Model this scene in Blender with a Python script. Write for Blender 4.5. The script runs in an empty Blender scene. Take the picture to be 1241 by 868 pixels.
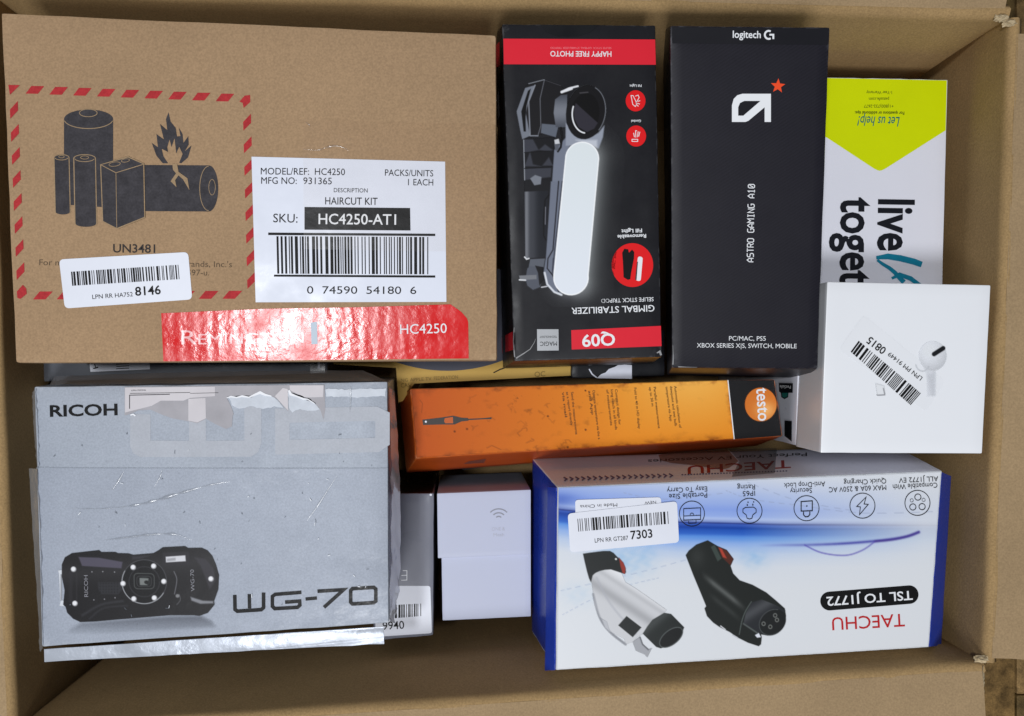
import bpy, bmesh, math, random
import numpy as np
from mathutils import Vector, noise

# ------------------------------------------------------------------ camera, world, lamps, exposure
S = bpy.context.scene
COL = S.collection
F, U0, V0, HC = 1200.0, 560.0, 440.0, 0.86        # focal length (photo px), nadir point, lens height over the carton floor
cam = bpy.data.cameras.new('camera')
cam.sensor_width = 36.0
cam.lens = 36.0 * F / 1241.0
cam.shift_x = (620.5 - U0) / 1241.0
cam.shift_y = (V0 - 434.0) / 1241.0
cam.clip_start, cam.clip_end = 0.01, 50.0
co = bpy.data.objects.new('camera', cam)
co.location = (0, 0, HC)
COL.objects.link(co)
S.camera = co

W = bpy.data.worlds.new('World')
S.world = W
W.use_nodes = True
W.node_tree.nodes['Background'].inputs[0].default_value = (0.88, 0.93, 1.0, 1)
W.node_tree.nodes['Background'].inputs[1].default_value = 0.155


def lamp(name, loc, target, size, power, color):
    l = bpy.data.lights.new(name, 'AREA')
    l.shape, l.size, l.energy, l.color = 'DISK', size, power, color
    o = bpy.data.objects.new(name, l)
    o.location = loc
    o.rotation_euler = (Vector(target) - Vector(loc)).to_track_quat('-Z', 'Y').to_euler()
    COL.objects.link(o)


lamp('room_lamp', (-0.12, -0.98, 2.20), (0.05, 0, 0.3), 0.6, 24, (0.972, 0.984, 1.0))
lamp('ceiling_lamp', (-0.40, 0.085, 2.05), (-0.05, 0, 0.3), 0.15, 12.5, (0.96, 0.98, 1.0))

S.view_settings.view_transform = 'Standard'
S.view_settings.look = 'None'
S.view_settings.gamma = 1.0
S.view_settings.use_curve_mapping = False
S.view_settings.exposure = 0.0
S.render.engine = 'CYCLES'
S.cycles.max_bounces = 8
S.cycles.transparent_max_bounces = 16


# ------------------------------------------------------------------ helpers
def lin(c):
    return tuple((x / 255 / 12.92) if x <= 10 else ((x / 255 + 0.055) / 1.055) ** 2.4 for x in c)


def at(u, v, d):
    """world point that the photo shows at pixel (u, v), d metres below the lens"""
    return Vector(((u - U0) * d / F, -(v - V0) * d / F, HC - d))


MATS = {}


def nd(nt, typ, **kw):
    n = nt.nodes.new(typ)
    for k, v in kw.items():
        setattr(n, k, v)
    return n


def M(name, rgb, rough=0.5, var=0.08, vs=35.0, bump=0.0, bs=60.0, metal=0.0, spec=0.17, ribs=None, stripes=None,
      fibre=0.0, rvar=0.0, coat=0.0, specks=0.0, wear=None):
    """procedural material; rgb is sRGB 0-255"""
    if name in MATS:
        return MATS[name]
    m = bpy.data.materials.new(name)
    m.use_nodes = True
    nt = m.node_tree
    P = nt.nodes['Principled BSDF']
    P.inputs['Metallic'].default_value = metal
    P.inputs['Specular IOR Level'].default_value = spec
    P.inputs['Roughness'].default_value = rough
    P.inputs['Coat Weight'].default_value = coat
    P.inputs['Coat Roughness'].default_value = 0.12
    tc = nd(nt, 'ShaderNodeTexCoord')
    obj = tc.outputs['Object']
    c = lin(rgb)
    n1 = nd(nt, 'ShaderNodeTexNoise')
    n1.inputs['Scale'].default_value = vs
    n1.inputs['Detail'].default_value = 6
    n1.inputs['Roughness'].default_value = 0.6
    nt.links.new(obj, n1.inputs['Vector'])
    mr = nd(nt, 'ShaderNodeMapRange')
    mr.inputs['From Min'].default_value = 0.28
    mr.inputs['From Max'].default_value = 0.72
    mr.inputs['To Min'].default_value = 1 - var
    mr.inputs['To Max'].default_value = 1 + var
    nt.links.new(n1.outputs['Fac'], mr.inputs['Value'])
    val = mr.outputs['Result']

    def mul(a, b):
        k = nd(nt, 'ShaderNodeMath', operation='MULTIPLY')
        nt.links.new(a, k.inputs[0])
        nt.links.new(b, k.inputs[1])
        return k.outputs[0]
    if fibre:
        f = nd(nt, 'ShaderNodeTexNoise')
        f.inputs['Scale'].default_value = 900
        f.inputs['Detail'].default_value = 3
        nt.links.new(obj, f.inputs['Vector'])
        r = nd(nt, 'ShaderNodeMapRange')
        r.inputs['From Min'].default_value = 0.3
        r.inputs['From Max'].default_value = 0.7
        r.inputs['To Min'].default_value = 1 - fibre
        r.inputs['To Max'].default_value = 1 + fibre
        nt.links.new(f.outputs['Fac'], r.inputs['Value'])
        val = mul(val, r.outputs['Result'])
    if specks:
        f = nd(nt, 'ShaderNodeTexNoise')
        f.inputs['Scale'].default_value = 260
        f.inputs['Detail'].default_value = 2
        nt.links.new(obj, f.inputs['Vector'])
        r = nd(nt, 'ShaderNodeMapRange')
        r.inputs['From Min'].default_value = 0.70
        r.inputs['From Max'].default_value = 0.78
        r.inputs['To Min'].default_value = 1
        r.inputs['To Max'].default_value = 1 - specks
        nt.links.new(f.outputs['Fac'], r.inputs['Value'])
        val = mul(val, r.outputs['Result'])
    if stripes:
        sc, amt = stripes
        mp = nd(nt, 'ShaderNodeMapping')
        mp.inputs['Rotation'].default_value = (0, 0, math.radians(58))
        nt.links.new(obj, mp.inputs['Vector'])
        w = nd(nt, 'ShaderNodeTexWave')
        w.inputs['Scale'].default_value = sc
        w.inputs['Distortion'].default_value = 0.4
        nt.links.new(mp.outputs[0], w.inputs['Vector'])
        r = nd(nt, 'ShaderNodeMapRange')
        r.inputs['To Min'].default_value = 1 - amt
        r.inputs['To Max'].default_value = 1 + amt
        nt.links.new(w.outputs['Fac'], r.inputs['Value'])
        val = mul(val, r.outputs['Result'])
    vm = nd(nt, 'ShaderNodeVectorMath', operation='SCALE')
    vm.inputs[0].default_value = c
    nt.links.new(val, vm.inputs['Scale'])
    if wear:                                     # rubbed edges where the printed skin has worn through
        ge = nd(nt, 'ShaderNodeNewGeometry')
        r1 = nd(nt, 'ShaderNodeMapRange')
        r1.inputs['From Min'].default_value = 0.53
        r1.inputs['From Max'].default_value = 0.66
        nt.links.new(ge.outputs['Pointiness'], r1.inputs['Value'])
        f = nd(nt, 'ShaderNodeTexNoise')
        f.inputs['Scale'].default_value = 240
        f.inputs['Detail'].default_value = 7
        nt.links.new(obj, f.inputs['Vector'])
        r2 = nd(nt, 'ShaderNodeMapRange')
        r2.inputs['From Min'].default_value = 0.50
        r2.inputs['From Max'].default_value = 0.62
        nt.links.new(f.outputs['Fac'], r2.inputs['Value'])
        mx = nd(nt, 'ShaderNodeMix', data_type='RGBA')
        nt.links.new(mul(r1.outputs['Result'], r2.outputs['Result']), mx.inputs['Factor'])
        nt.links.new(vm.outputs[0], mx.inputs['A'])
        mx.inputs['B'].default_value = (*lin(wear), 1)
        nt.links.new(mx.outputs['Result'], P.inputs['Base Color'])
    else:
        nt.links.new(vm.outputs[0], P.inputs['Base Color'])
    if rvar:
        f = nd(nt, 'ShaderNodeTexNoise')
        f.inputs['Scale'].default_value = 55
        f.inputs['Detail'].default_value = 8
        nt.links.new(obj, f.inputs['Vector'])
        r = nd(nt, 'ShaderNodeMapRange')
        r.inputs['From Min'].default_value = 0.3
        r.inputs['From Max'].default_value = 0.7
        r.inputs['To Min'].default_value = max(0.03, rough - rvar)
        r.inputs['To Max'].default_value = rough + rvar
        nt.links.new(f.outputs['Fac'], r.inputs['Value'])
        nt.links.new(r.outputs['Result'], P.inputs['Roughness'])
    last = None
    if bump:
        b = nd(nt, 'ShaderNodeTexNoise')
        b.inputs['Scale'].default_value = bs
        b.inputs['Detail'].default_value = 5
        nt.links.new(obj, b.inputs['Vector'])
        bn = nd(nt, 'ShaderNodeBump')
        bn.inputs['Strength'].default_value = 1.0
        bn.inputs['Distance'].default_value = bump
        nt.links.new(b.outputs['Fac'], bn.inputs['Height'])
        last = bn
    if ribs:
        sc, amt = ribs
        w = nd(nt, 'ShaderNodeTexWave')
        w.inputs['Scale'].default_value = sc
        w.inputs['Distortion'].default_value = 1.2
        w.inputs['Detail'].default_value = 2
        w.inputs['Detail Scale'].default_value = 2
        nt.links.new(obj, w.inputs['Vector'])
        bn = nd(nt, 'ShaderNodeBump')
        bn.inputs['Strength'].default_value = 1.0
        bn.inputs['Distance'].default_value = amt
        nt.links.new(w.outputs['Fac'], bn.inputs['Height'])
        if last:
            nt.links.new(last.outputs[0], bn.inputs['Normal'])
        last = bn
    if last:
        nt.links.new(last.outputs[0], P.inputs['Normal'])
        if coat:
            nt.links.new(last.outputs[0], P.inputs['Coat Normal'])
    MATS[name] = m
    return m


def film(name, amount=0.18, rough=0.12, tint=(235, 238, 240), haze=0.06, bump=0.0006, bs=70):
    """thin clear plastic film / tape: mostly see-through, glossy on top"""
    if name in MATS:
        return MATS[name]
    m = bpy.data.materials.new(name)
    m.use_nodes = True
    nt = m.node_tree
    nt.nodes.clear()
    out = nd(nt, 'ShaderNodeOutputMaterial')
    tr = nd(nt, 'ShaderNodeBsdfTransparent')
    tr.inputs[0].default_value = (*lin(tint), 1)
    gl = nd(nt, 'ShaderNodeBsdfGlossy')
    gl.inputs['Roughness'].default_value = rough
    di = nd(nt, 'ShaderNodeBsdfDiffuse')
    di.inputs[0].default_value = (0.7, 0.7, 0.72, 1)
    tc = nd(nt, 'ShaderNodeTexCoord')
    b = nd(nt, 'ShaderNodeTexNoise')
    b.inputs['Scale'].default_value = bs
    b.inputs['Detail'].default_value = 4
    nt.links.new(tc.outputs['Object'], b.inputs['Vector'])
    bn = nd(nt, 'ShaderNodeBump')
    bn.inputs['Strength'].default_value = 1
    bn.inputs['Distance'].default_value = bump
    nt.links.new(b.outputs['Fac'], bn.inputs['Height'])
    nt.links.new(bn.outputs[0], gl.inputs['Normal'])
    m1 = nd(nt, 'ShaderNodeMixShader')
    m1.inputs[0].default_value = haze
    nt.links.new(tr.outputs[0], m1.inputs[1])
    nt.links.new(di.outputs[0], m1.inputs[2])
    m2 = nd(nt, 'ShaderNodeMixShader')
    m2.inputs[0].default_value = amount
    nt.links.new(m1.outputs[0], m2.inputs[1])
    nt.links.new(gl.outputs[0], m2.inputs[2])
    nt.links.new(m2.outputs[0], out.inputs[0])
    MATS[name] = m
    return m


def VC(name, rough=0.4, coat=0.0, spec=0.2):
    """printed picture: colour and coverage come from the mesh's own colour attribute"""
    if name in MATS:
        return MATS[name]
    m = bpy.data.materials.new(name)
    m.use_nodes = True
    nt = m.node_tree
    P = nt.nodes['Principled BSDF']
    P.inputs['Roughness'].default_value = rough
    P.inputs['Specular IOR Level'].default_value = spec
    P.inputs['Coat Weight'].default_value = coat
    a = nd(nt, 'ShaderNodeAttribute', attribute_name='Col')
    nt.links.new(a.outputs['Color'], P.inputs['Base Color'])
    nt.links.new(a.outputs['Alpha'], P.inputs['Alpha'])
    MATS[name] = m
    return m


def mesh_obj(name, verts, faces, mat, parent, base, smooth=False):
    me = bpy.data.meshes.new(name)
    me.from_pydata([tuple(Vector(v) - base) for v in verts], [], faces)
    me.update()
    if smooth:
        for p in me.polygons:
            p.use_smooth = True
    o = bpy.data.objects.new(name, me)
    COL.objects.link(o)
    if mat is not None:
        for mm in (mat if isinstance(mat, (list, tuple)) else [mat]):
            me.materials.append(mm)
    o.parent = parent
    return o


def thing(name, label, cat, base, group=None):
    o = bpy.data.objects.new(name, None)
    o.location = base
    o.empty_display_size = 0.02
    o['label'] = label
    o['category'] = cat
    if group:
        o['group'] = group
    COL.objects.link(o)
    return o


LAYER = 0.00016


class Face:
    """a flat printed face of a box, addressed by the photo pixels that show it"""

    def __init__(self, pts, parent, base):
        self.parent, self.base = parent, base
        P = np.array([list(p) for p in pts])
        self.c = P.mean(0)
        n = np.linalg.svd(P - self.c)[2][2]
        cp = np.array([0, 0, HC]) - self.c
        if n.dot(cp) < 0:
            n = -n
        self.n = n

    def pt(self, u, v, h=0.0):
        d = np.array([(u - U0) / F, -(v - V0) / F, -1.0])
        o = np.array([0, 0, HC])
        t = (self.c + self.n * h - o).dot(self.n) / d.dot(self.n)
        return Vector(o + d * t)

    def polys(self, name, polys, mat, layer=1, parent=None):
        vs, fs = [], []
        for p in polys:
            k = len(vs)
            vs += [self.pt(u, v, layer * LAYER) for u, v in p]
            fs.append(list(range(k, k + len(p))))
        o = mesh_obj(name, vs, fs, mat, parent or self.parent, self.base)
        # faces look up
        me = o.data
        n = Vector(self.n)
        bm = bmesh.new()
        bm.from_mesh(me)
        bm.normal_update()
        fl = [f for f in bm.faces if f.normal.dot(n) < 0]
        if fl:
            bmesh.ops.reverse_faces(bm, faces=fl)
        bm.to_mesh(me)
        bm.free()
        return o

    def each(self, name, items, mat, layer=1, parent=None):
        for it in items:
            self.tris(name, [it], mat, layer, parent)

    def tris(self, name, items, mat, layer=1, parent=None):
        """items: list of (verts_px, faces)"""
        if len(items) > 1 and ('lettering' in name or name in ('captions', 'fine_print')):
            name = 'caption' if name == 'captions' else name
            return [self.tris(name, [it], mat, layer, parent) for it in items][0]
        vs, fs = [], []
        for vv, ff in items:
            k = len(vs)
            vs += [self.pt(u, v, layer * LAYER) for u, v in vv]
            fs += [[i + k for i in f] for f in ff]
        return mesh_obj(name, vs, fs, mat, parent or self.parent, self.base)


# ---- 2-D drawing in photo pixels
_CAP = {}


def glyphs(s, bold=0.0):
    cu = bpy.data.curves.new('t', 'FONT')
    cu.body = s
    cu.offset = bold
    cu.resolution_u = 3
    o = bpy.data.objects.new('t', cu)
    me = bpy.data.meshes.new_from_object(o)
    vs = [(v.co.x, v.co.y) for v in me.vertices]
    fs = [list(p.vertices) for p in me.polygons]
    bpy.data.objects.remove(o)
    bpy.data.meshes.remove(me)
    bpy.data.curves.remove(cu)
    return vs, fs


def text(s, A, B, h, bold=0.0, ref='H', shear=0.0):
    """lettering from A to B along its baseline, capitals h px tall"""
    vs, fs = glyphs(s, bold)
    if ref not in _CAP:
        g = glyphs(ref)[0]
        _CAP[ref] = max(y for x, y in g)
    x0, x1 = min(x for x, y in vs), max(x for x, y in vs)
    r = np.array([B[0] - A[0], B[1] - A[1]], float)
    L = np.linalg.norm(r)
    up = np.array([r[1], -r[0]]) / L
    k = h / _CAP[ref]
    out = []
    for x, y in vs:
        t = (x - x0) / max(1e-6, x1 - x0)
        p = np.array(A, float) + r * t + up * (y * k) + r / L * (y * k * shear)
        out.append(tuple(p))
    return out, fs


MONO = {'A': ['0,0 0,3.8 2,6 4,3.8 4,0', '0,2 4,2'], 'S': ['4,6 1,6 0,5 0,4 1,3.2 3,3.2 4,2.2 4,1 3,0 0,0'], 'T': ['0,6 4,6', '2,6 2,0'], 'R': ['0,0 0,6 3,6 4,5 4,4 3,3 0,3', '2,3 4,0'],
        'O': ['1,0 3,0 4,1 4,5 3,6 1,6 0,5 0,1 1,0'], 'G': ['4,6 1,6 0,5 0,1 1,0 3,0 4,1 4,3 2.4,3'], 'M': ['0,0 0,6 2,3.4 4,6 4,0'], 'I': ['0.6,6 3.4,6', '2,6 2,0', '0.6,0 3.4,0'], 'N': ['0,0 0,6 4,0 4,6'],
        '1': ['0.8,5 2,6 2,0', '0.6,0 3.4,0'], '0': ['1,0 3,0 4,1 4,5 3,6 1,6 0,5 0,1 1,0', '1,1.4 3,4.6'], 'P': ['0,0 0,6 3,6 4,5 4,4 3,3 0,3'], 'C': ['4,6 1,6 0,5 0,1 1,0 4,0'], '/': ['0.4,0 3.6,6'],
        '5': ['4,6 0,6 0,3.5 3,3.5 4,2.6 4,1 3,0 0,0'], 'X': ['0,0 4,6', '0,6 4,0'], 'B': ['0,0 0,6 3,6 4,5.2 4,4 3,3.2 4,2.2 4,1 3,0 0,0'], 'E': ['4,6 0,6 0,0 4,0', '0,3.1 3.2,3.1'], '|': ['2,6.4 2,-0.4'],
        'W': ['0,6 0.4,0 2,2.8 3.6,0 4,6'], 'H': ['0,6 0,0', '4,6 4,0', '0,3 4,3'], 'L': ['0,6 0,0 4,0'], 'D': ['0,0 0,6 3,6 4,5 4,1 3,0 0,0'], ',': ['1.6,0.4 1,-0.9'], ' ': []}


def mono(s, A, B, h, w):
    """square stroke lettering; returns [(verts, faces)] for one line, all strokes in one item"""
    A, r = np.array(A, float), np.array([B[0] - A[0], B[1] - A[1]], float)
    L = np.linalg.norm(r)
    r = r / L
    up = np.array([r[1], -r[0]])
    adv = L / (len(s) - 0.25)
    vs, fs = [], []
    for i, ch in enumerate(s):
        for st in MONO[ch]:
            P = [tuple(float(t) for t in q.split(',')) for q in st.split()]
            P = [tuple(A + r * (adv * (i + 0.72 * x / 4)) + up * (h * y / 6)) for x, y in P]
            cl = P[0] == P[-1]
            v_, f_ = stroke(P[:-1] if cl else P, w, cl)
            k = len(vs)
            vs += v_
            fs += [[j + k for j in f] for f in f_]
    return vs, fs


def stroke(pts, w, closed=False):
    """mitred polyline as one strip (verts, faces)"""
    P = [np.array(p, float) for p in pts]
    n = len(P)
    L, R = [], []
    for i in range(n):
        a = P[i - 1] if (i > 0 or closed) else None
        b = P[(i + 1) % n] if (i < n - 1 or closed) else None
        d1 = (P[i] - a) if a is not None else (b - P[i])
        d2 = (b - P[i]) if b is not None else d1
        d1 = d1 / (np.linalg.norm(d1) + 1e-9)
        d2 = d2 / (np.linalg.norm(d2) + 1e-9)
        n1 = np.array([-d1[1], d1[0]])
        n2 = np.array([-d2[1], d2[0]])
        m = n1 + n2
        m = m / (np.linalg.norm(m) + 1e-9)
        k = (w if np.isscalar(w) else w[i]) / 2 / max(0.35, m.dot(n1))
        L.append(tuple(P[i] + m * k))
        R.append(tuple(P[i] - m * k))
    vs = L + R
    fs = []
    for i in range(n if closed else n - 1):
        j = (i + 1) % n
        fs.append([i, j, n + j, n + i])
    return vs, fs


def ell(cx, cy, rx, ry=None, rot=0, n=32, a0=0, a1=360):
    ry = ry or rx
    c, s = math.cos(math.radians(rot)), math.sin(math.radians(rot))
    full = abs(a1 - a0) >= 360
    out = []
    for i in range(n if full else n + 1):
        t = math.radians(a0 + (a1 - a0) * i / n)
        x, y = rx * math.cos(t), ry * math.sin(t)
        out.append((cx + x * c - y * s, cy + x * s + y * c))
    return out


def rrect(q, r, n=5):
    out = []
    for i in range(4):
        p, a, b = np.array(q[i], float), np.array(q[i - 1], float), np.array(q[(i + 1) % 4], float)
        p1 = p + (a - p) / np.linalg.norm(a - p) * r
        p2 = p + (b - p) / np.linalg.norm(b - p) * r
        for k in range(n + 1):
            t = k / n
            out.append(tuple(p1 * (1 - t) ** 2 + p * 2 * t * (1 - t) + p2 * t * t))
    return out


def bars(q, n, seed, fill=0.5):
    """barcode bars inside quad q (TL, TR, BR, BL)"""
    rnd = random.Random(seed)
    ws = [rnd.choice((1, 1, 1, 2, 2, 3)) for _ in range(2 * n + 1)]
    tot = sum(ws)
    q = [np.array(p, float) for p in q]
    out, x = [], 0
    for i, w in enumerate(ws):
        if i % 2 == 0:
            a, b = x / tot, (x + w) / tot
            out.append([tuple(q[0] + (q[1] - q[0]) * a), tuple(q[0] + (q[1] - q[0]) * b),
                        tuple(q[3] + (q[2] - q[3]) * b), tuple(q[3] + (q[2] - q[3]) * a)])
        x += w
    return out


def cr(pts, s, ox, oy):
    """crop coordinates -> photo pixels"""
    return [(x / s + ox, y / s + oy) for x, y in pts]


# ---- print canvas: colours computed per grid point, laid on a face as a fine mesh
def sdf(X, Y, poly):
    P = np.array(poly, float)
    d = np.full(X.shape, 1e9)
    inside = np.zeros(X.shape, bool)
    for i in range(len(P)):
        a, b = P[i - 1], P[i]
        e = b - a
        wx, wy = X - a[0], Y - a[1]
        t = np.clip((wx * e[0] + wy * e[1]) / (e.dot(e) + 1e-9), 0, 1)
        d = np.minimum(d, (wx - e[0] * t) ** 2 + (wy - e[1] * t) ** 2)
        c = (a[1] > Y) != (b[1] > Y)
        with np.errstate(divide='ignore', invalid='ignore'):
            xi = a[0] + (Y - a[1]) * e[0] / (e[1] if e[1] else 1e-9)
        inside ^= c & (X < xi)
    d = np.sqrt(d)
    return np.where(inside, -d, d)


class Canvas:
    def __init__(self, x0, y0, x1, y1, res):
        self.nx, self.ny = int((x1 - x0) / res) + 1, int((y1 - y0) / res) + 1
        self.X, self.Y = np.meshgrid(np.linspace(x0, x1, self.nx), np.linspace(y0, y1, self.ny))
        self.C = np.zeros(self.X.shape + (3,))
        self.A = np.zeros(self.X.shape)

    def blend(self, col, a):
        """col: rgb tuple (sRGB) or array; a: coverage"""
        a = np.clip(a, 0, 1)
        col = np.array(col, float)
        if col.ndim == 1:
            col = np.broadcast_to(col, self.C.shape)
        na = a + self.A * (1 - a)
        k = np.where(na > 1e-6, a / np.maximum(na, 1e-6), 0)[..., None]
        self.C = self.C * (1 - k) + col * k
        self.A = na

    def poly(self, pts, col, soft=0.45, alpha=1.0, grow=0.0):
        d = sdf(self.X, self.Y, pts) - grow
        self.blend(col, np.clip(0.5 - d / (2 * soft), 0, 1) * alpha)
        return d

    def line(self, pts, w, col, soft=0.45, alpha=1.0):
        d = np.full(self.X.shape, 1e9)
        for a, b in zip(pts[:-1], pts[1:]):
            a, b = np.array(a, float), np.array(b, float)
            e = b - a
            wx, wy = self.X - a[0], self.Y - a[1]
            t = np.clip((wx * e[0] + wy * e[1]) / (e.dot(e) + 1e-9), 0, 1)
            d = np.minimum(d, np.hypot(wx - e[0] * t, wy - e[1] * t))
        self.blend(col, np.clip(0.5 - (d - w / 2) / (2 * soft), 0, 1) * alpha)

    def lay(self, face, name, mat, layer=1, parent=None):
        d0 = np.stack([(self.X - U0) / F, -(self.Y - V0) / F, -np.ones_like(self.X)], -1)
        o = np.array([0, 0, HC])
        t = (face.c + face.n * layer * LAYER - o).dot(face.n) / d0.dot(face.n)
        P = o + d0 * t[..., None] - np.array(list(face.base))
        idx = np.arange(self.nx * self.ny).reshape(self.ny, self.nx)
        q = np.stack([idx[:-1, :-1], idx[1:, :-1], idx[1:, 1:], idx[:-1, 1:]], -1).reshape(-1, 4)
        A = self.A.reshape(-1)
        q = q[A[q].max(1) > 0.01]
        used = np.unique(q)
        rm = np.full(self.nx * self.ny, -1)
        rm[used] = np.arange(len(used))
        me = bpy.data.meshes.new(name)
        me.from_pydata(P.reshape(-1, 3)[used].tolist(), [], rm[q].tolist())
        c = np.clip(self.C.reshape(-1, 3)[used] / 255, 0, 1)
        c = np.where(c <= 0.04045, c / 12.92, ((c + 0.055) / 1.055) ** 2.4)
        rgba = np.concatenate([c, A[used][:, None]], 1).astype(np.float32)
        at_ = me.attributes.new('Col', 'FLOAT_COLOR', 'POINT')
        at_.data.foreach_set('color', rgba.reshape(-1))
        me.materials.append(mat)
        o = bpy.data.objects.new(name, me)
        COL.objects.link(o)
        o.parent = parent or face.parent
        return o


# ---- box bodies
def prism(T, B, mats, name, parent, base, bev=0.0012, rag=0.0005, cuts=14, seed=0, sag=0.0):
    """closed carton: T, B = top and bottom corners in image order TL TR BR BL;
    mats = dict(top, up, right, down, left, bottom); edges rounded and a little crushed"""
    bm = bmesh.new()
    t = [bm.verts.new(p) for p in T]
    b = [bm.verts.new(p) for p in B]
    keys = ['top', 'up', 'right', 'down', 'left', 'bottom']
    slots = []
    for k in keys:
        mm = mats.get(k, mats['top'])
        if mm not in slots:
            slots.append(mm)
    f = {'top': (t[3], t[2], t[1], t[0]), 'bottom': (b[0], b[1], b[2], b[3])}
    for k, (i, j) in {'up': (0, 1), 'right': (1, 2), 'down': (2, 3), 'left': (3, 0)}.items():
        f[k] = (t[i], t[j], b[j], b[i])
    for k in keys:
        fc = bm.faces.new(f[k])
        fc.material_index = slots.index(mats.get(k, mats['top']))
    bmesh.ops.recalc_face_normals(bm, faces=bm.faces[:])
    bmesh.ops.bevel(bm, geom=bm.edges[:], offset=bev, segments=2, profile=0.6, affect='EDGES', clamp_overlap=True)
    bmesh.ops.subdivide_edges(bm, edges=[e for e in bm.edges if e.calc_length() > 0.01], cuts=cuts, use_grid_fill=True)
    segs = [(T[i], T[(i + 1) % 4]) for i in range(4)] + [(B[i], B[(i + 1) % 4]) for i in range(4)] + [(T[i], B[i]) for i in range(4)]
    bm.normal_update()
    mv = []
    off = Vector((seed * 3.1, seed * 1.7, 0))
    for v in bm.verts:
        dm = 1e9
        for a, c in segs:
            e = c - a
            k = max(0, min(1, (v.co - a).dot(e) / e.dot(e)))
            dm = min(dm, (v.co - a - e * k).length)
        w = math.exp(-dm / 0.0035)
        n = (0.35 * noise.noise((v.co + off) * 60) + 0.8 * noise.noise((v.co + off) * 230)) * 0.6 - 0.2
        mv.append((v, v.normal * (min(0.25, n) * rag * 2 * w)))
    for v, d in mv:
        v.co += d
    for fc in bm.faces:
        fc.smooth = True
    me = bpy.data.meshes.new(name)
    for v in bm.verts:
        v.co -= base
    bm.to_mesh(me)
    bm.free()
    me.set_sharp_from_angle(angle=math.radians(38))
    for s in slots:
        me.materials.append(s)
    o = bpy.data.objects.new(name, me)
    COL.objects.link(o)
    o.parent = parent
    return o


def make_box(name, label, cat, px, d, depth, mats, bottom=None, bev=0.0012, rag=0.0005, seed=0, part='box_body', group=None):
    """px: top corners in the photo, d: their distance below the lens (one value or four);
    depth: how far the box goes down, or bottom=[(u,v,d)*4] where the photo shows splayed sides"""
    ds = d if isinstance(d, (list, tuple)) else [d] * 4
    T = [at(u, v, q) for (u, v), q in zip(px, ds)]
    fc = Face(T, None, None)
    T = [fc.pt(u, v) for u, v in px]
    if bottom:
        B = [at(*p) for p in bottom]
    else:
        B = [p + Vector((0, 0, -depth)) for p in T]
    c = sum(B, Vector()) / 4
    base = Vector((c.x, c.y, min(p.z for p in B)))
    root = thing(name, label, cat, base, group)
    fc = Face(T, root, base)
    body = prism(T, B, mats, part, root, base, bev, rag, seed=seed)
    sides = {k: Face([T[i], T[j], B[i], B[j]], root, base) for k, (i, j) in
             {'up': (0, 1), 'right': (1, 2), 'down': (2, 3), 'left': (3, 0)}.items()}
    return root, fc, body, sides, base, T, B


def slab(name, quad, th, mat, parent, base, nrm, rag=0.0, cuts=10, seed=0, bev=0.0012):
    """sheet of board: quad of points, thickness th along -nrm"""
    T = [Vector(p) for p in quad]
    B = [p - Vector(nrm) * th for p in T]
    return prism(T, B, {'top': mat} if not isinstance(mat, dict) else mat, name, parent, base, bev, rag, cuts=cuts, seed=seed)


# ------------------------------------------------------------------ shared materials
KRAFT = M('kraft_board', (163, 138, 105), 0.85, 0.10, 14, 0.00012, 500, fibre=0.12, spec=0.2)
KRAFT_IN = M('kraft_board_inside', (160, 132, 92), 0.88, 0.12, 12, 0.00015, 420, fibre=0.16, spec=0.15, ribs=(46, 0.00005))
KRAFT_BOX = M('kraft_box_board', (165, 136, 105), 0.8, 0.07, 10, 0.00012, 420, fibre=0.13, spec=0.2, ribs=(42, 0.00009), wear=(196, 172, 138))
TORN = M('torn_board_edge', (190, 172, 140), 0.95, 0.25, 300, 0.0004, 300)
INK = M('black_ink', (13, 13, 15), 0.5, 0.05, spec=0.15)
INKGREY = M('grey_ink', (64, 62, 66), 0.7, 0.25, 160, fibre=0.16, spec=0.12)
PAPER = M('label_paper', (226, 229, 240), 0.42, 0.03, 30, 0.0001, 90, spec=0.4)
WHITE_INK = M('white_ink', (232, 234, 238), 0.45, 0.03)

# ------------------------------------------------------------------ floor of planks
fl = bpy.data.objects.new('floor', None)
fl.location = (0, 0, -0.012)
fl['kind'] = 'structure'
fl['label'] = 'brown mottled wood floor beneath the open carton'
COL.objects.link(fl)
PL = [M('floor_wood_%d' % i, c, 0.55, 0.75, 75, 0.0004, 90, fibre=0.25) for i, c in enumerate([(122, 96, 58), (104, 84, 50), (132, 106, 68)])]
fb = Vector((0, 0, -0.012))
xs = [-0.78 + 0.1265 * i for i in range(14)]
for i in range(13):
    x0, x1 = xs[i] + 0.0008, xs[i + 1] - 0.0008
    y = -1.1
    k = 0
    while y < 1.0:
        y1 = y + 0.55 + 0.13 * ((i * 7 + k * 3) % 4)
        slab('plank', [(x0, y1 - 0.001, -0.007), (x1, y1 - 0.001, -0.007), (x1, y, -0.007), (x0, y, -0.007)], 0.012,
             PL[(i + k) % 3], fl, fb, (0, 0, 1), cuts=1)
        y = y1
        k += 1

# ------------------------------------------------------------------ the open carton
RIM = 0.60
zr = HC - RIM
rim = [at(-14, -10, RIM), at(1224, 21, RIM), at(1193, 803, RIM), at(19, 884, RIM)]
cb = (rim[0] + rim[1] + rim[2] + rim[3]) / 4
cb.z = 0
carton = thing('shipping_carton', 'large open brown corrugated carton holding all the product boxes', 'carton', cb)
TH = 0.004


def outward(a, b):
    e = (b - a).normalized()
    n = Vector((e.y, -e.x, 0))
    m = (a + b) / 2 - Vector((cb.x, cb.y, zr))
    return n if n.dot(m) > 0 else -n


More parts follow.
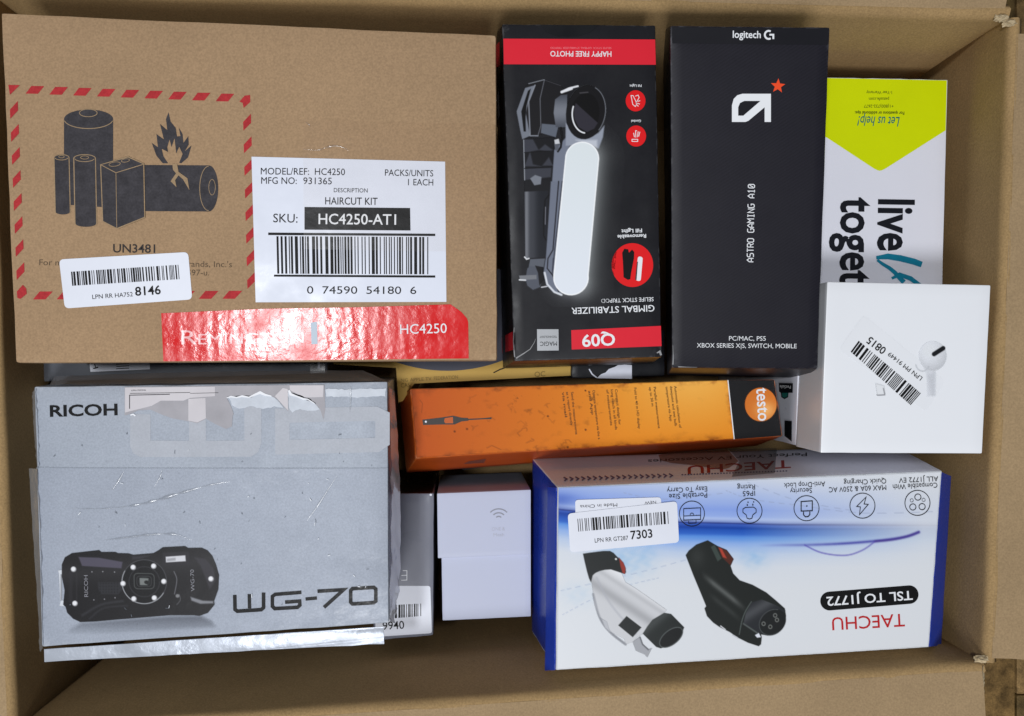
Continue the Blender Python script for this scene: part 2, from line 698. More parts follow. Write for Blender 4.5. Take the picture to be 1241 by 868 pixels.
# bottom board
bq = [Vector((p.x, p.y, 0.0)) for p in rim]
slab('bottom_panel', bq, TH, KRAFT_IN, carton, cb, (0, 0, 1), cuts=4)
for i in range(4):
    a, b = rim[i], rim[(i + 1) % 4]
    n = outward(a, b)
    e = (b - a).normalized()
    # inner board face: standing sheet, a little bowed, its top rolling over into the flap
    N, K = 40, 26
    vs, fs = [], []
    L = (b - a).length
    prof = [(0.0, 0.0 + 0.0005), (0.0, 0.06), (0.0, 0.12), (0.0, 0.17), (0.0, 0.21), (0.0, 0.235), (0.0, zr - 0.0062), (0.0, zr - 0.0042), (0.0003, zr - 0.0026),
            (0.0012, zr - 0.0008), (0.0028, zr + 0.0002), (0.0048, zr + 0.0007)]
    for j, (o_, z) in enumerate(prof):
        for k in range(N + 1):
            s = k / N
            bow = 0.0022 * math.sin(math.pi * s) * math.sin(math.pi * min(1, z / zr)) * (1 if i in (1, 3) else -0.6)
            w = 0.0011 * noise.noise(Vector((s * 9 + i * 5, z * 14, 1.3 * i))) * min(1, min(s, 1 - s) * 14)
            lim = 0.0012 if j >= 8 else 0
            rg = lim * noise.noise(Vector((s * 60 + 7 * i, 0.4, j)))
            lean = -{0: 0.012, 1: 0.0015, 2: 0.008, 3: 0.0}[i] * min(1.0, max(0.0, zr - z) / 0.055) ** 0.9 * min(1, min(s, 1 - s) * 40)
            p = a + e * (L * s) + n * (o_ + bow + w + lean)
            vs.append(Vector((p.x, p.y, z + rg * 0.5)))
    m_in = len(prof)
    for j in range(m_in - 1, -1, -1):           # back side, closing the thickness
        o_, z = prof[j]
        for k in range(N + 1):
            p = vs[j * (N + 1) + k] + n * TH - Vector((0, 0, TH * 0.9 if j > 6 else 0))
            vs.append(p)
    rows = 2 * m_in
    for j in range(rows - 1):
        for k in range(N):
            q = j * (N + 1) + k
            fs.append([q, q + 1, q + N + 2, q + N + 1])
    o = mesh_obj('wall', vs, fs, KRAFT_IN, carton, cb, smooth=True)
    bm = bmesh.new()
    bm.from_mesh(o.data)
    bmesh.ops.recalc_face_normals(bm, faces=bm.faces[:])
    bm.to_mesh(o.data)
    bm.free()

# flaps, folded out flat round the rim
flap_ends = {0: (0.004, 0.0035), 1: (0.010, 0.003), 2: (0.002, 0.004), 3: (0.004, 0.004)}
droop = {0: 0.22, 1: -0.02, 2: 0.16, 3: -0.06}
for i in range(4):
    a, b = rim[i], rim[(i + 1) % 4]
    n, e = outward(a, b), (b - a).normalized()
    i0, i1 = flap_ends[i]
    a2, b2 = a + e * i0 + n * 0.0042, b - e * i1 + n * 0.0042
    W_ = 0.17
    up = Vector((0, 0, 1))
    out = (n + up * droop[i]).normalized()
    nn = e.cross(out)
    if nn.z < 0:
        nn = -nn
    N, K = 60, 14
    vs, fs = [], []
    for layer_ in (0, 1):
        for j in range(K + 1):
            for k in range(N + 1):
                s, t = k / N, j / K
                ragx = 0.0012 * noise.noise(Vector((t * 34 + i * 9, 3.3, k // N * 5)))
                p = a2.lerp(b2, s) + out * (W_ * t) + e * (ragx if k in (0, N) else 0)
                p += e * ((0.011 if i == 2 else 0.0) * t * (1 - s))
                p.z += 0.0006 + 0.0022 * noise.noise(Vector((s * 5, t * 4, i * 2.2))) * t
                vs.append(p - nn * (TH * layer_))
    st = (N + 1) * (K + 1)
    for j in range(K):
        for k in range(N):
            q = j * (N + 1) + k
            fs.append([q, q + 1, q + N + 2, q + N + 1])
            fs.append([st + q, st + q + N + 1, st + q + N + 2, st + q + 1])
    for k in range(N):
        fs.append([k, st + k, st + k + 1, k + 1])
        q = K * (N + 1) + k
        fs.append([q, q + 1, st + q + 1, st + q])
    side = []
    for j in range(K):
        for k in (0, N):
            q = j * (N + 1) + k
            side.append(len(fs))
            fs.append([q, q + N + 1, st + q + N + 1, st + q])
    o = mesh_obj('flap', vs, fs, [KRAFT, TORN], carton, cb, smooth=True)
    for s_ in side:
        o.data.polygons[s_].material_index = 1
    bm = bmesh.new()
    bm.from_mesh(o.data)
    bmesh.ops.recalc_face_normals(bm, faces=bm.faces[:])
    bm.to_mesh(o.data)
    bm.free()
    o.data.set_sharp_from_angle(angle=math.radians(40))
# torn paper tufts where the flaps part at the corners on the right
rnd = random.Random(4)
for (u, v), seed in (((1216, 21), 1), ((1191, 800), 2), ((1226, 27), 3)):
    vs, fs = [], []
    c0 = at(u, v, RIM - 0.0016)
    n_ = 9
    for j in range(n_):
        for k in range(n_):
            x_, y_ = j / (n_ - 1) - .5, k / (n_ - 1) - .5
            w = max(0, 1 - 4 * (x_ * x_ + y_ * y_))
            q_ = Vector((x_ * 4 + seed * 7, y_ * 6, 0.3))
            vs.append(c0 + Vector((x_ * .0085 + .0012 * noise.noise(q_ * 2.1), y_ * .0042 + .0009 * noise.noise(q_ * 2.7),
                                   0.0016 * w + 0.0016 * noise.noise(q_ * 3.3) - .002 * (1 - w))))
    for j in range(n_ - 1):
        for k in range(n_ - 1):
            q_ = j * n_ + k
            fs.append([q_, q_ + n_, q_ + n_ + 1, q_ + 1])
    mesh_obj('torn_edge', vs, fs, TORN, carton, cb)
# pale torn strip along the end of the front flap
vs, fs = [], []
for k in range(30):
    p = at(1189 - 1.5 * k / 30, 806 + 70 * k / 30, RIM + 0.0015)
    w = 0.0022 + 0.0016 * noise.noise(Vector((k * 0.7, 2, 2)))
    vs += [p + Vector((-0.0006, 0, 0.003)), p + Vector((w, 0, 0.0008 * noise.noise(Vector((k * .9, 0, 5)))))]
for k in range(29):
    fs.append([2 * k, 2 * k + 1, 2 * k + 3, 2 * k + 2])
mesh_obj('torn_edge', vs, fs, TORN, carton, cb)

# ------------------------------------------------------------------ grey flat box under the kraft box
GREY = M('grey_box_print', (92, 95, 102), 0.35, 0.06, 20, 0.0002, 40, rvar=0.1, wear=(170, 170, 174))
BLK = M('black_box_print', (26, 27, 31), 0.33, 0.15, 20, 0.0002, 40, rvar=0.12)
g, gf, _, _, gb, _, _ = make_box('product_box', 'flat dark grey box with a scrap of white label, squeezed under the kraft box', 'box',
                                 [(47, 300), (397, 300), (397, 453), (47, 463)], 0.662, 0.19, {'top': GREY, 'down': BLK}, seed=1)
gf.polys('shipping_label', [cr([(248, 30), (480, 30), (483, 72), (253, 82)], 3.182, 30, 425)], PAPER, 1)
gf.tris('lettering', [text('H', (119, 446), (117, 438), 6)] +
        [stroke(cr([(352, 52 + 9 * i), (402, 50 + 9 * i)], 3.182, 30, 425), 0.9) for i in range(3)], INK, 2)
gf.polys('paper_tab', [cr([(588, 30), (645, 30), (645, 48), (590, 50)], 3.182, 30, 425)], PAPER, 1)
gf.polys('dark_panel', [[(376, 436), (394, 436), (394, 452), (376, 452.5)], ], BLK, 1)
gf.polys('tape_window', [[(385, 437), (388, 437), (388, 447), (385, 447)]], PAPER, 2)

# ------------------------------------------------------------------ yellow box under kraft and gimbal boxes
YEL = M('yellow_print', (196, 160, 82), 0.5, 0.06, 20, 0.0001, 60)
SLATE = M('slate_print', (74, 76, 88), 0.45, 0.06, 25)
yp = [(404, 380), (760, 380), (757, 452), (640, 458), (502, 465), (488, 486), (483, 488), (480, 446), (404, 441.5)]
yd = 0.664
yb = at(600, 430, yd)
yb.z = 0.05
y_root = thing('product_box', 'yellow printed box with a dark round motif, glimpsed between kraft box and orange box', 'box', yb)
top = [at(u, v, yd) for u, v in yp]
bot = [Vector((p.x, p.y, 0.05)) for p in top]
n_ = len(yp)
mesh_obj('box_body', top + bot, [list(range(n_))[::-1], list(range(n_, 2 * n_))] +
         [[i, (i + 1) % n_, n_ + (i + 1) % n_, n_ + i] for i in range(n_)], YEL, y_root, yb)
yf = Face(top, y_root, yb)
yf.polys('round_motif', [ell(542, 262, 187.5, 187.5, 0, 60, 20, 160)], SLATE, 1)
yf.tris('lettering', [text('NG APPLE TV', (486, 463), (523, 461), 4), text('CAS', (486, 470), (497, 469), 5),
                      text('FEDERATION', (526, 460.6), (555, 459), 4), text('QC', (648, 457), (661, 456), 6, 0.01)], M('brown_ink', (140, 112, 56), 0.5), 2)
mesh_d = stroke([(598, 452), (606, 448), (618, 444), (628, 441)], 1.2)
yf.tris('tape_ridge', [mesh_d], INK, 3)

# ------------------------------------------------------------------ dark box with a torn white patch
d_, df, _, _, _, _, _ = make_box('product_box', 'black box with a torn white paper patch, under the gimbal box', 'box',
                                 [(692, 400), (806, 400), (806, 456), (692, 459)], 0.660, 0.12, {'top': BLK}, seed=2)
PATCH = M('torn_paper', (214, 217, 230), 0.8, 0.05, 60, 0.0002, 120)
df.polys('torn_patch', [cr([(1058, 108), (1075, 92), (1092, 86), (1105, 72), (1128, 64), (1140, 57), (1168, 55), (1195, 57), (1195, 110)], 3.223, 395, 425)], PATCH, 2)
df.tris('torn_rim', [stroke(cr([(1028, 72), (1040, 92), (1058, 106)], 3.223, 395, 425), 1.5)], PATCH, 2)

# ------------------------------------------------------------------ lime and white box on the right
CREAM = M('white_coated_card', (224, 225, 236), 0.32, 0.02, 12, 0.00015, 30, rvar=0.06)
LIME = M('lime_print', (208, 222, 0), 0.4, 0.03, 30, 0.00015, 30)
l_, lf, _, lsd, lb, _, _ = make_box('product_box', 'tall white box with a lime green pointed panel at its far end', 'box',
                                    [(977, 93), (1149, 96.5), (1137, 545), (964, 540)], 0.645, 0.20, {'top': CREAM}, bev=0.0008, rag=0.0003, seed=3)
LI = cr([(585, 460), (740, 562), (752, 568), (760, 570), (768, 568), (780, 562), (980, 435)], 2.7517, 790, 0)
lf.polys('lime_panel', [[(979, 94.2), (1147.5, 97.6)] + LI[::-1] + [(984, 158)]], LIME, 1)
TEAL = M('teal_ink', (28, 110, 104), 0.4)
OLIVE = M('olive_ink', (104, 116, 18), 0.4)
DOL = M('dark_olive_ink', (60, 74, 20), 0.4)
lf.tris('script_lettering', [text('Let us help!', (1090.5, 142), (1041, 141), 11.5, 0.004, shear=0.18)], TEAL, 2)
lf.tris('lettering', [text('For questions or additional tips:', (1096, 135.5), (1036, 135), 3.6, 0.02)], DOL, 2)
lf.tris('lettering', [text('+1(800)732-2677', (1083, 127), (1047, 127), 3.6, 0.01), text('petsafe.com', (1077.5, 118.4), (1053, 118.4), 3.6, 0.01),
                      text('1-Year Warranty', (1081, 110.5), (1050, 110.5), 3.6, 0.01)], OLIVE, 2)
DNV = M('dark_ink', (20, 22, 30), 0.5)
lf.tris('large_lettering', [text('live', (1065.5, 241.5), (1064.5, 304), 42, 0.022, ref='l'),
                            text('together', (1020, 239), (1018, 414), 32, 0.022, ref='t')], DNV, 2)
BRUSH = M('teal_brush', (18, 128, 158), 0.4, 0.12, 120)
b1 = cr([(694, 236), (730, 232), (770, 238), (810, 248), (835, 257)], 2.552, 790, 220)
b2 = cr([(697, 243), (715, 256), (735, 268), (752, 282), (768, 300), (780, 312)], 2.552, 790, 220)
b3 = cr([(768, 268), (752, 284), (738, 296), (728, 308)], 2.552, 790, 220)
lf.tris('brush_letter', [stroke(b1, [4, 7, 7.5, 7.5, 7])], BRUSH, 2)
lf.tris('brush_letter', [stroke(cr([(742, 300), (766, 288), (800, 300), (830, 322)], 2.552, 790, 220), [3, 5, 5.5, 5])], BRUSH, 4)
lf.tris('brush_letter', [stroke(b2, [3, 4, 4.5, 5, 5.5, 6])], BRUSH, 3)
ls = lsd['left']
ls.polys('logo_panel', [cr([(100, 175), (224, 178), (222, 262), (185, 262), (182, 300), (150, 318), (122, 300), (118, 262), (102, 250)], 7.2375, 930, 440)], DNV, 2)
ls.tris('lettering', [text('PetSafe', (958.5, 467.5), (945, 467), 3.6, 0.01)], WHITE_INK, 3)
ls.polys('shield', [cr([(128, 262), (180, 262), (174, 294), (151, 306), (130, 294)], 7.2375, 930, 440)], TEAL, 3)
ls.polys('dark_band', [cr([(150, 505), (215, 510), (213, 690), (150, 640)], 7.2375, 930, 440)], BLK, 2)

# ------------------------------------------------------------------ small white earbud box
WHT = M('white_satin_card', (240, 242, 247), 0.28, 0.012, 10, 0.00004, 25, spec=0.45)
a_, af, _, _, ab, _, _ = make_box('earbud_box', 'square glossy white earbud box with a slanted barcode sticker', 'box',
                                  [(1002.5, 341.5), (1201, 345.5), (1190.5, 550), (994.5, 549)], [0.602, 0.600, 0.598, 0.600], 0.0455,
                                  {'top': WHT}, bev=0.0010, rag=0.0001, seed=4)
cv = Canvas(1050, 400, 1160, 500, 0.6)
stem = cr([(826, 530), (840, 515), (878, 590), (876, 662), (852, 665), (850, 600)], 2.552, 790, 220)
d = cv.poly(stem, (222, 224, 230), 1.2, 0.55)
cv.poly(cr([(852, 600), (876, 590), (876, 662), (866, 664)], 2.552, 790, 220), (205, 208, 214), 2.0, 0.5)
hd = ell(1130.5, 431.5, 16.8, 18)
dd = np.hypot((cv.X - 1126) / 20, (cv.Y - 425) / 21)
col = np.clip(250 - 48 * np.clip(dd - 0.3, 0, 1.2) ** 1.5, 185, 250)
cv.blend(np.stack([col, col + 2, col + 7], -1), np.clip(0.5 - sdf(cv.X, cv.Y, hd) / 1.0, 0, 1))
cv.line(ell(1118, 441, 8, 9, 0, 12, 20, 170), 1.2, (196, 198, 204), 0.8, 0.8)
cv.A *= 0.62
sx, sy = cr([(873, 534), (901, 516)], 2.552, 790, 220)
cv.line([sx, sy], 5.4, (30, 31, 35), 0.5)
cv.poly(cr([(692, 625), (718, 632), (722, 660), (697, 662)], 2.552, 790, 220), (232, 234, 238), 0.8)
cv.line(cr([(697, 661), (720, 660)], 2.552, 790, 220), 1.0, (130, 130, 136), 0.6)
cv.line(cr([(716, 640), (720, 658)], 2.552, 790, 220), 0.9, (120, 120, 126), 0.6)
cv.lay(af, 'earbud_print', VC('white_box_picture', 0.28), 2)
lab = cr([(652, 418), (905, 612), (862, 668), (795, 700), (585, 520)], 2.552, 790, 220)
lq = rrect(cr([(655, 412), (908, 618), (848, 712), (578, 520)], 2.552, 790, 220), 6)
STK = M('frosted_sticker', (236, 238, 243), 0.3, 0.02, 20, 0.0001, 60)
lb_ = af.polys('barcode_sticker', [lq], STK, 1)
af.polys('barcode', bars(cr([(640, 493), (832, 655), (800, 692), (615, 527)], 2.552, 790, 220), 32, 5), INK, 3, lb_)
af.tris('lettering', [text('LPN PM 91449', cr([(838, 606)], 2.552, 790, 220)[0], cr([(737, 527)], 2.552, 790, 220)[0], 5.4),
                      text('0815', cr([(727, 518)], 2.552, 790, 220)[0], cr([(676, 479)], 2.552, 790, 220)[0], 9, 0.012)], INK, 3, lb_)

# ------------------------------------------------------------------ black gaming box with the white emblem
NAVY = M('black_navy_print', (30, 29, 37), 0.42, 0.05, 30, 0.00008, 30, stripes=(190, 0.13), rvar=0.03, fibre=0.06, wear=(120, 120, 126))
NAVY2 = M('black_plain_print', (22, 22, 28), 0.4, 0.08, 20, 0.00008, 30, rvar=0.03, wear=(120, 120, 126))
b_, bf, _, bsd, bb, _, _ = make_box('gaming_box', 'matt black box with a white angular emblem and an orange star', 'box',
                                    [(812, 31), (1006, 33), (991, 447), (814, 446)], [0.552, 0.552, 0.598, 0.598], 0.1, {'top': NAVY, 'up': NAVY2, 'down': NAVY2, 'left': NAVY2, 'right': NAVY2},
                                    bottom=[(803, 36, 0.67), (955, 60, 0.67), (978, 458.5, 0.66), (808, 455, 0.66)], bev=0.0013, rag=0.00035, seed=5)
bf.polys('top_band', [[(814.5, 33), (1003.5, 35), (1003, 54.5), (814.6, 52.5)]], NAVY2, 1)
G = lambda pts: cr(pts, 2.7517, 790, 0)
bf.tris('brand_lettering', [text('logitech', (888, 45.8), (922, 46.2), 8.4, 0.016, ref='l')], WHITE_INK, 2)
bf.tris('brand_lettering', [stroke(ell(932, 42.5, 4.8, 4.8, 0, 16, 200 + 110, 30 + 20 - 0), 2.0) if False else
                            stroke(ell(931.6, 42.4, 4.7, 4.9, 0, 16, -60, -300), 2.2), stroke([(932.5, 42.2), (937.2, 42.2), (937.2, 47.5)], 2.2)], WHITE_INK, 2)
outer = G([(267, 407), (267, 352), (273, 330), (285, 318), (302, 313), (397, 313), (397, 407), (376, 407), (376, 358), (322, 403), (312, 407)])
hole = G([(288, 386), (288, 358), (294, 344), (308, 337), (362, 337), (305, 386)])
bf.polys('emblem', [outer], WHITE_INK, 2)
bf.polys('emblem_opening', [hole], NAVY2, 3)
sp = []
for k in range(10):
    r = 9.2 if k % 2 == 0 else 3.9
    t = math.radians(-90 + 36 * k + 4)
    sp.append((942.8 + r * math.cos(t), 104.3 + r * math.sin(t)))
bf.polys('star', [sp], M('orange_red_ink', (238, 78, 38), 0.4), 2)
bf.tris('lettering', [mono('ASTRO GAMING A10', (913, 317.5), (914.5, 223.5), 7.6, 1.05), text('PC/MAC, PS5', (883.5, 412.8), (928, 413), 5.3, 0.0),
                      text('XBOX SERIES X|S, SWITCH, MOBILE', (844.5, 421.2), (965.5, 422.2), 5.3, 0.0)], WHITE_INK, 2)
SCUFF = M('scuffed_card', (150, 150, 152), 0.8, 0.2, 200)
bf.each('scuff', [stroke([(815.5, 442), (816, 432), (815.4, 418)], [1.4, .8, .3]), stroke([(822, 444.6), (832, 445), (845, 445.2)], [1.3, .6, .3])], SCUFF, 2)

# ------------------------------------------------------------------ gimbal box
GB = M('black_gloss_print', (32, 32, 36), 0.38, 0.06, 16, 0.0002, 30, rvar=0.1, fibre=0.06, wear=(140, 140, 142))
GBS = M('black_gloss_side', (24, 25, 28), 0.36, 0.06, 16, 0.0002, 30, rvar=0.1, wear=(140, 140, 142))
RED = M('red_print', (222, 40, 56), 0.36, 0.03, 30, 0.0002, 30)
g_, gf, _, gsd, gb, gT, gB = make_box('gimbal_box', 'black box picturing a folded gimbal stick beside a glowing white light bar', 'box',
                                      [(608, 29), (794.5, 30.5), (802, 433), (623, 438)], 0.570, 0.09, {'top': GB, 'up': GBS, 'down': GBS, 'left': GBS, 'right': GBS},
                                      bottom=[(600, 42, 0.655), (772, 60, 0.655), (790, 441, 0.655), (609, 447, 0.655)], bev=0.0011, rag=0.00035, seed=6)
gf.polys('red_band', [[(610, 47), (794, 48), (794.8, 78.6), (610.6, 78)]], RED, 1)
gf.polys('tuck_shadow_line', [[(655, 30.5), (726, 30.5), (716, 39), (700, 44), (676, 44), (662, 39)]], GBS, 1)
gsd['left'].polys('red_band', [[(601, 55), (607.6, 48), (609, 78), (601.6, 82)]], RED, 1)
gsd['left'].polys('red_band', [[(607.5, 409), (621.2, 402), (622, 424), (608.4, 428)]], RED, 1)
gf.tris('lettering', [text('HAPPY FREE PHOTO', (741, 62.4), (667, 62.0), 6.4, 0.012)], WHITE_INK, 2)
gf.tris('fine_print', [text('SELFIE STICK GIMBAL STABILIZER TRIPOD', (741, 57.2), (667, 57), 2.3, 0.0)], M('pink_ink', (240, 130, 140), 0.4), 2)
# the pictured gimbal
cv = Canvas(626, 92, 762, 372, 0.55)
q = lambda pts: cr(pts, 5.789, 620, 80)      # crop "gimbal head"
p2 = lambda pts: cr(pts, 5.784, 620, 220)    # crop "gimbal foot"
cap = []
for k in range(17):
    t = math.radians(180 + 180 * k / 16)
    cap.append((705.5 + 20.5 * math.cos(t), 192.5 + 20.5 * math.sin(t)))
for k in range(17):
    t = math.radians(-8 + 188 * k / 16)
    cap.append((692 + 21.4 * math.cos(t), 336.5 + 21.4 * math.sin(t)))
glow = sdf(cv.X, cv.Y, cap)
gm = np.exp(-np.clip(glow, 0, 99) / 7.5) * np.clip((cv.X - 690) / 24, 0, 1)
cv.blend((150, 154, 156), 0.62 * gm)
gm2 = np.exp(-np.clip(glow, 0, 99) / 6) * np.clip((cv.Y - 340) / 14, 0, 1)
cv.blend((150, 152, 158), 0.3 * gm2)
# folded stick
cv.poly(q([(85, 515), (300, 500), (285, 868), (95, 868)]) + p2([(250, 50), (240, 545), (95, 545), (88, 0)])[0:0], (24, 24, 28), 0.6)
cv.poly(p2([(90, 0), (285, 0), (250, 545), (95, 545)]), (26, 26, 30), 0.6)
gx = np.clip((cv.X - 634) / 32, 0, 1)
for tri in ([(85, 515), (150, 515), (190, 590), (90, 610)], [(130, 600), (150, 690), (210, 705), (90, 705)], [(190, 590), (235, 550), (290, 590), (280, 600)],
            [(215, 700), (262, 640), (290, 700)], [(90, 720), (280, 715), (275, 780), (95, 800)]):
    cv.poly(q(tri), (66, 68, 78), 0.9, 0.85)
cv.poly(q([(130, 790), (165, 765), (210, 780), (205, 830), (160, 838)]), (122, 126, 136), 0.6)
cv.line(q([(85, 520), (92, 800)]), 1.1, (150, 154, 162), 0.5)
for y_ in (600, 712):
    cv.line(q([(90, y_ + 8), (285, y_ - 4)]), 0.8, (12, 12, 14), 0.4)
cyl = p2([(90, 72), (255, 65), (245, 530), (95, 540)])
dcol = 30 + 78 * np.exp(-((cv.X - 638) / 3.2) ** 2) + 30 * np.exp(-((cv.X - 645) / 6) ** 2)
cv.blend(np.stack([dcol, dcol + 2, dcol + 9], -1), np.clip(0.5 - sdf(cv.X, cv.Y, cyl) / 1.0, 0, 1))
cv.line(p2([(92, 530), (105, 545), (122, 540)]), 1.6, (225, 226, 230), 0.5)
# knob and screw
cv.poly(p2([(130, 545), (235, 540), (225, 600), (120, 600)]), (92, 96, 106), 0.6)
cv.poly(p2([(110, 610), (130, 592), (185, 600), (220, 650), (200, 740), (150, 760), (110, 730), (98, 680)]), (84, 88, 99), 0.6)
cv.poly(p2([(165, 590), (215, 600), (225, 690), (195, 730), (185, 640)]), (20, 20, 24), 0.6)
cv.poly(p2([(52, 660), (175, 655), (175, 685), (60, 692)]), (120, 122, 128), 0.5)
cv.line(p2([(55, 690), (98, 692)]), 1.6, (225, 226, 230), 0.5)
cv.line(p2([(210, 742), (250, 735)]), 1.3, (205, 206, 212), 0.5)
# grey spine beside the light bar
spine = q([(300, 560), (400, 410), (600, 520), (600, 600), (400, 600), (370, 868), (280, 868)])
cv.poly(q([(300, 590), (385, 500), (420, 520), (380, 640), (360, 868), (280, 868)]) + [], (118, 124, 140), 0.7)
cv.poly(p2([(275, 0), (362, 0), (300, 680), (350, 790), (290, 775), (245, 725), (225, 640), (240, 540), (250, 400)]), (112, 118, 134), 0.7)
cv.line(p2([(355, 0), (320, 330), (300, 500), (285, 650), (330, 770)]), 1.3, (60, 62, 72), 0.5)
cv.line(p2([(330, 0), (290, 480), (255, 540), (250, 610), (290, 660), (330, 770)]), 1.5, (38, 38, 46), 0.5)
cv.line(p2([(232, 640), (250, 720), (300, 775), (350, 795)]), 2.2, (222, 225, 232), 0.7)
cv.line(p2([(262, 95), (235, 130), (225, 260), (225, 380), (240, 410)]), 1.6, (14, 14, 18), 0.6)
cv.line(p2([(238, 180), (236, 300)]), 0.7, (150, 150, 160), 0.5)
cv.line(p2([(293, 540), (288, 620)]), 1.6, (60, 62, 76), 0.4)
# head
cv.poly(q([(35, 320), (90, 155), (120, 125), (230, 95), (345, 135), (380, 180), (380, 400), (300, 440), (185, 490), (75, 515), (60, 450)]), (28, 27, 30), 0.5)
cv.line(q([(225, 97), (345, 138)]), 0.7, (70, 70, 76), 0.5)
cv.poly(q([(35, 320), (95, 155), (165, 135), (120, 250), (100, 330), (130, 490), (75, 515), (60, 450)]), (120, 125, 136), 0.6)
cv.poly(q([(68, 320), (115, 175), (135, 160), (105, 280), (98, 360), (100, 460), (85, 460)]), (12, 12, 14), 0.5)
cv.line(q([(165, 135), (120, 250), (130, 490), (185, 490)]), 1.4, (138, 142, 152), 0.5)
cv.line(q([(230, 98), (200, 230), (205, 420), (185, 488)]), 0.9, (108, 110, 118), 0.5)
cv.line(q([(120, 125), (228, 97)]), 0.9, (140, 144, 152), 0.5)
cv.poly(q([(212, 405), (330, 415), (310, 500), (205, 470)]), (96, 102, 114), 0.6)
# lens drum
gcol = 52 + 70 * np.exp(-((cv.Y - 135) / 18.0) ** 2) + 20 * np.exp(-((cv.Y - 170) / 10.0) ** 2)
cv.blend(np.stack([gcol, gcol + 4, gcol + 14], -1), np.clip(0.5 - sdf(cv.X, cv.Y, q([(295, 330), (305, 235), (345, 205), (390, 200), (385, 430), (310, 430)])) / 1, 0, 1))
cv.poly(q([(380, 400), (420, 440), (520, 515), (610, 470), (650, 420), (640, 500), (610, 580), (560, 545), (490, 530), (420, 560), (380, 560)]), (150, 156, 170), 0.9)
cv.poly(q([(450, 520), (600, 520), (600, 575)]), (206, 210, 220), 1.5, 0.8)
cv.poly(ell(*q([(522, 325)])[0], 24, 33, 10), (22, 21, 24), 0.6)
cv.line(ell(*q([(522, 325)])[0], 23.4, 32.2, 10, 30, -75, 35), 1.0, (120, 124, 132), 0.5)
cv.line(q([(350, 185), (400, 158), (465, 142)]), 1.9, (232, 233, 238), 0.6)
cv.line(q([(352, 183), (420, 158)]), 3.2, (232, 233, 238), 0.6)
cv.poly(ell(*q([(515, 335)])[0], 17.5, 25, 8), (14, 13, 15), 0.6)
cv.poly(q([(450, 260), (605, 400), (580, 440), (530, 465), (470, 430), (440, 370), (438, 300)]), (50, 48, 57), 0.6)
cv.line(ell(*q([(525, 335)])[0], 17.2, 23.5, 2, 26, 95, 200), 1.8, (238, 240, 244), 0.5)
cv.line(q([(480, 190), (535, 185)]), 1.2, (84, 82, 86), 0.8)
cv.line(q([(345, 435), (355, 500), (345, 570), (325, 600)]), 2.4, (18, 18, 20), 0.5)
cv.poly(q([(300, 520), (330, 512), (338, 545), (305, 550)]), (205, 207, 212), 0.6)
cv.poly(q([(300, 550), (335, 548), (325, 598), (306, 590)]), (90, 94, 104), 0.5)
# light bar
fade = np.clip((cv.Y - 175) / 180, 0, 1)
cb_ = np.stack([226 + 4 * fade, 233 + 2 * fade, 236 + 8 * fade], -1)
cv.blend((250, 251, 253), np.clip(0.5 - (glow - 0.2) / 0.9, 0, 1))
cv.blend(cb_, np.clip(0.5 - (glow + 1.2) / 1.0, 0, 1))
cv.lay(gf, 'gimbal_picture', VC('black_box_picture', 0.36), 2)
# round icons
RED2 = M('bright_red_ink', (226, 30, 34), 0.36, 0.02)
ic = lambda pts: cr(pts, 5.789, 620, 80)
i1 = gf.polys('round_icon', [ell(770.3, 122.3, 12, 12.8)], RED2, 2)
gf.tris('icon_drawing', [stroke(ic([(838, 208), (850, 270), (868, 285), (880, 265), (852, 208)]), 0.8, True), stroke(ic([(868, 212), (888, 205), (895, 222), (872, 262)]), 0.8),
                         stroke(ic([(886, 248), (902, 244)]), 0.8), stroke(ic([(884, 262), (900, 268)]), 0.8), stroke(ic([(880, 274), (890, 284)]), 0.8)], WHITE_INK, 3, i1)
i2 = gf.polys('round_icon', [ell(771, 165, 12, 12.8)], RED2, 2)
gf.tris('icon_drawing', [stroke(ic([(845, 515), (885, 515), (885, 530), (845, 530)]), 0.8, True), stroke(ic([(862, 500), (856, 470)]), 0.9), stroke(ic([(872, 502), (870, 455), (880, 455)]), 0.9),
                         stroke(ic([(884, 500), (888, 460)]), 0.9), stroke(ic([(892, 495), (900, 462)]), 0.8)], WHITE_INK, 3, i2)
gf.tris('lettering', [text('Fill Light', (777.5, 102.5), (763, 102.8), 2.8, 0.015), text('Gimbal', (776.8, 145.2), (765, 145.5), 2.8, 0.015),
                      text('Removeable', (783, 283.8), (748, 285), 4.3, 0.022), text('Fill Lgiht', (778, 277.2), (753, 278.4), 4.3, 0.022),
                      text('SELIFE STICK TRIPOD', (792, 360.3), (728.5, 362.4), 4.8, 0.004), text('GIMBAL STABILIZER', (793, 369.8), (692.5, 373.2), 7.6, 0.008)], WHITE_INK, 2)
i3 = gf.polys('round_icon', [ell(766.4, 321.4, 25.2, 26.6, 0, 44)], RED2, 2)
s3 = lambda pts: cr(pts, 5.784, 620, 220)
gf.polys('icon_gimbal', [s3([(775, 500), (790, 472), (818, 476), (822, 500), (845, 478), (860, 495), (858, 540), (838, 640), (832, 685), (815, 690), (785, 672), (780, 560)])], INK, 3, i3)
gf.polys('icon_bar', [rrect(s3([(886, 524), (920, 530), (905, 700), (868, 694)]), 3)], WHITE_INK, 3, i3)
gf.polys('icon_bar_edge', [s3([(878, 570), (886, 560), (876, 690), (866, 690)])], INKGREY, 4, i3)
gf.polys('red_block', [cr([(370, 652), (763, 633), (766, 722), (372, 737)], 3.617, 590, 220)], RED, 1)
gf.tris('model_number', [text('Q09', (745, 404.2), (705, 406.4), 14, 0.02)], WHITE_INK, 2)
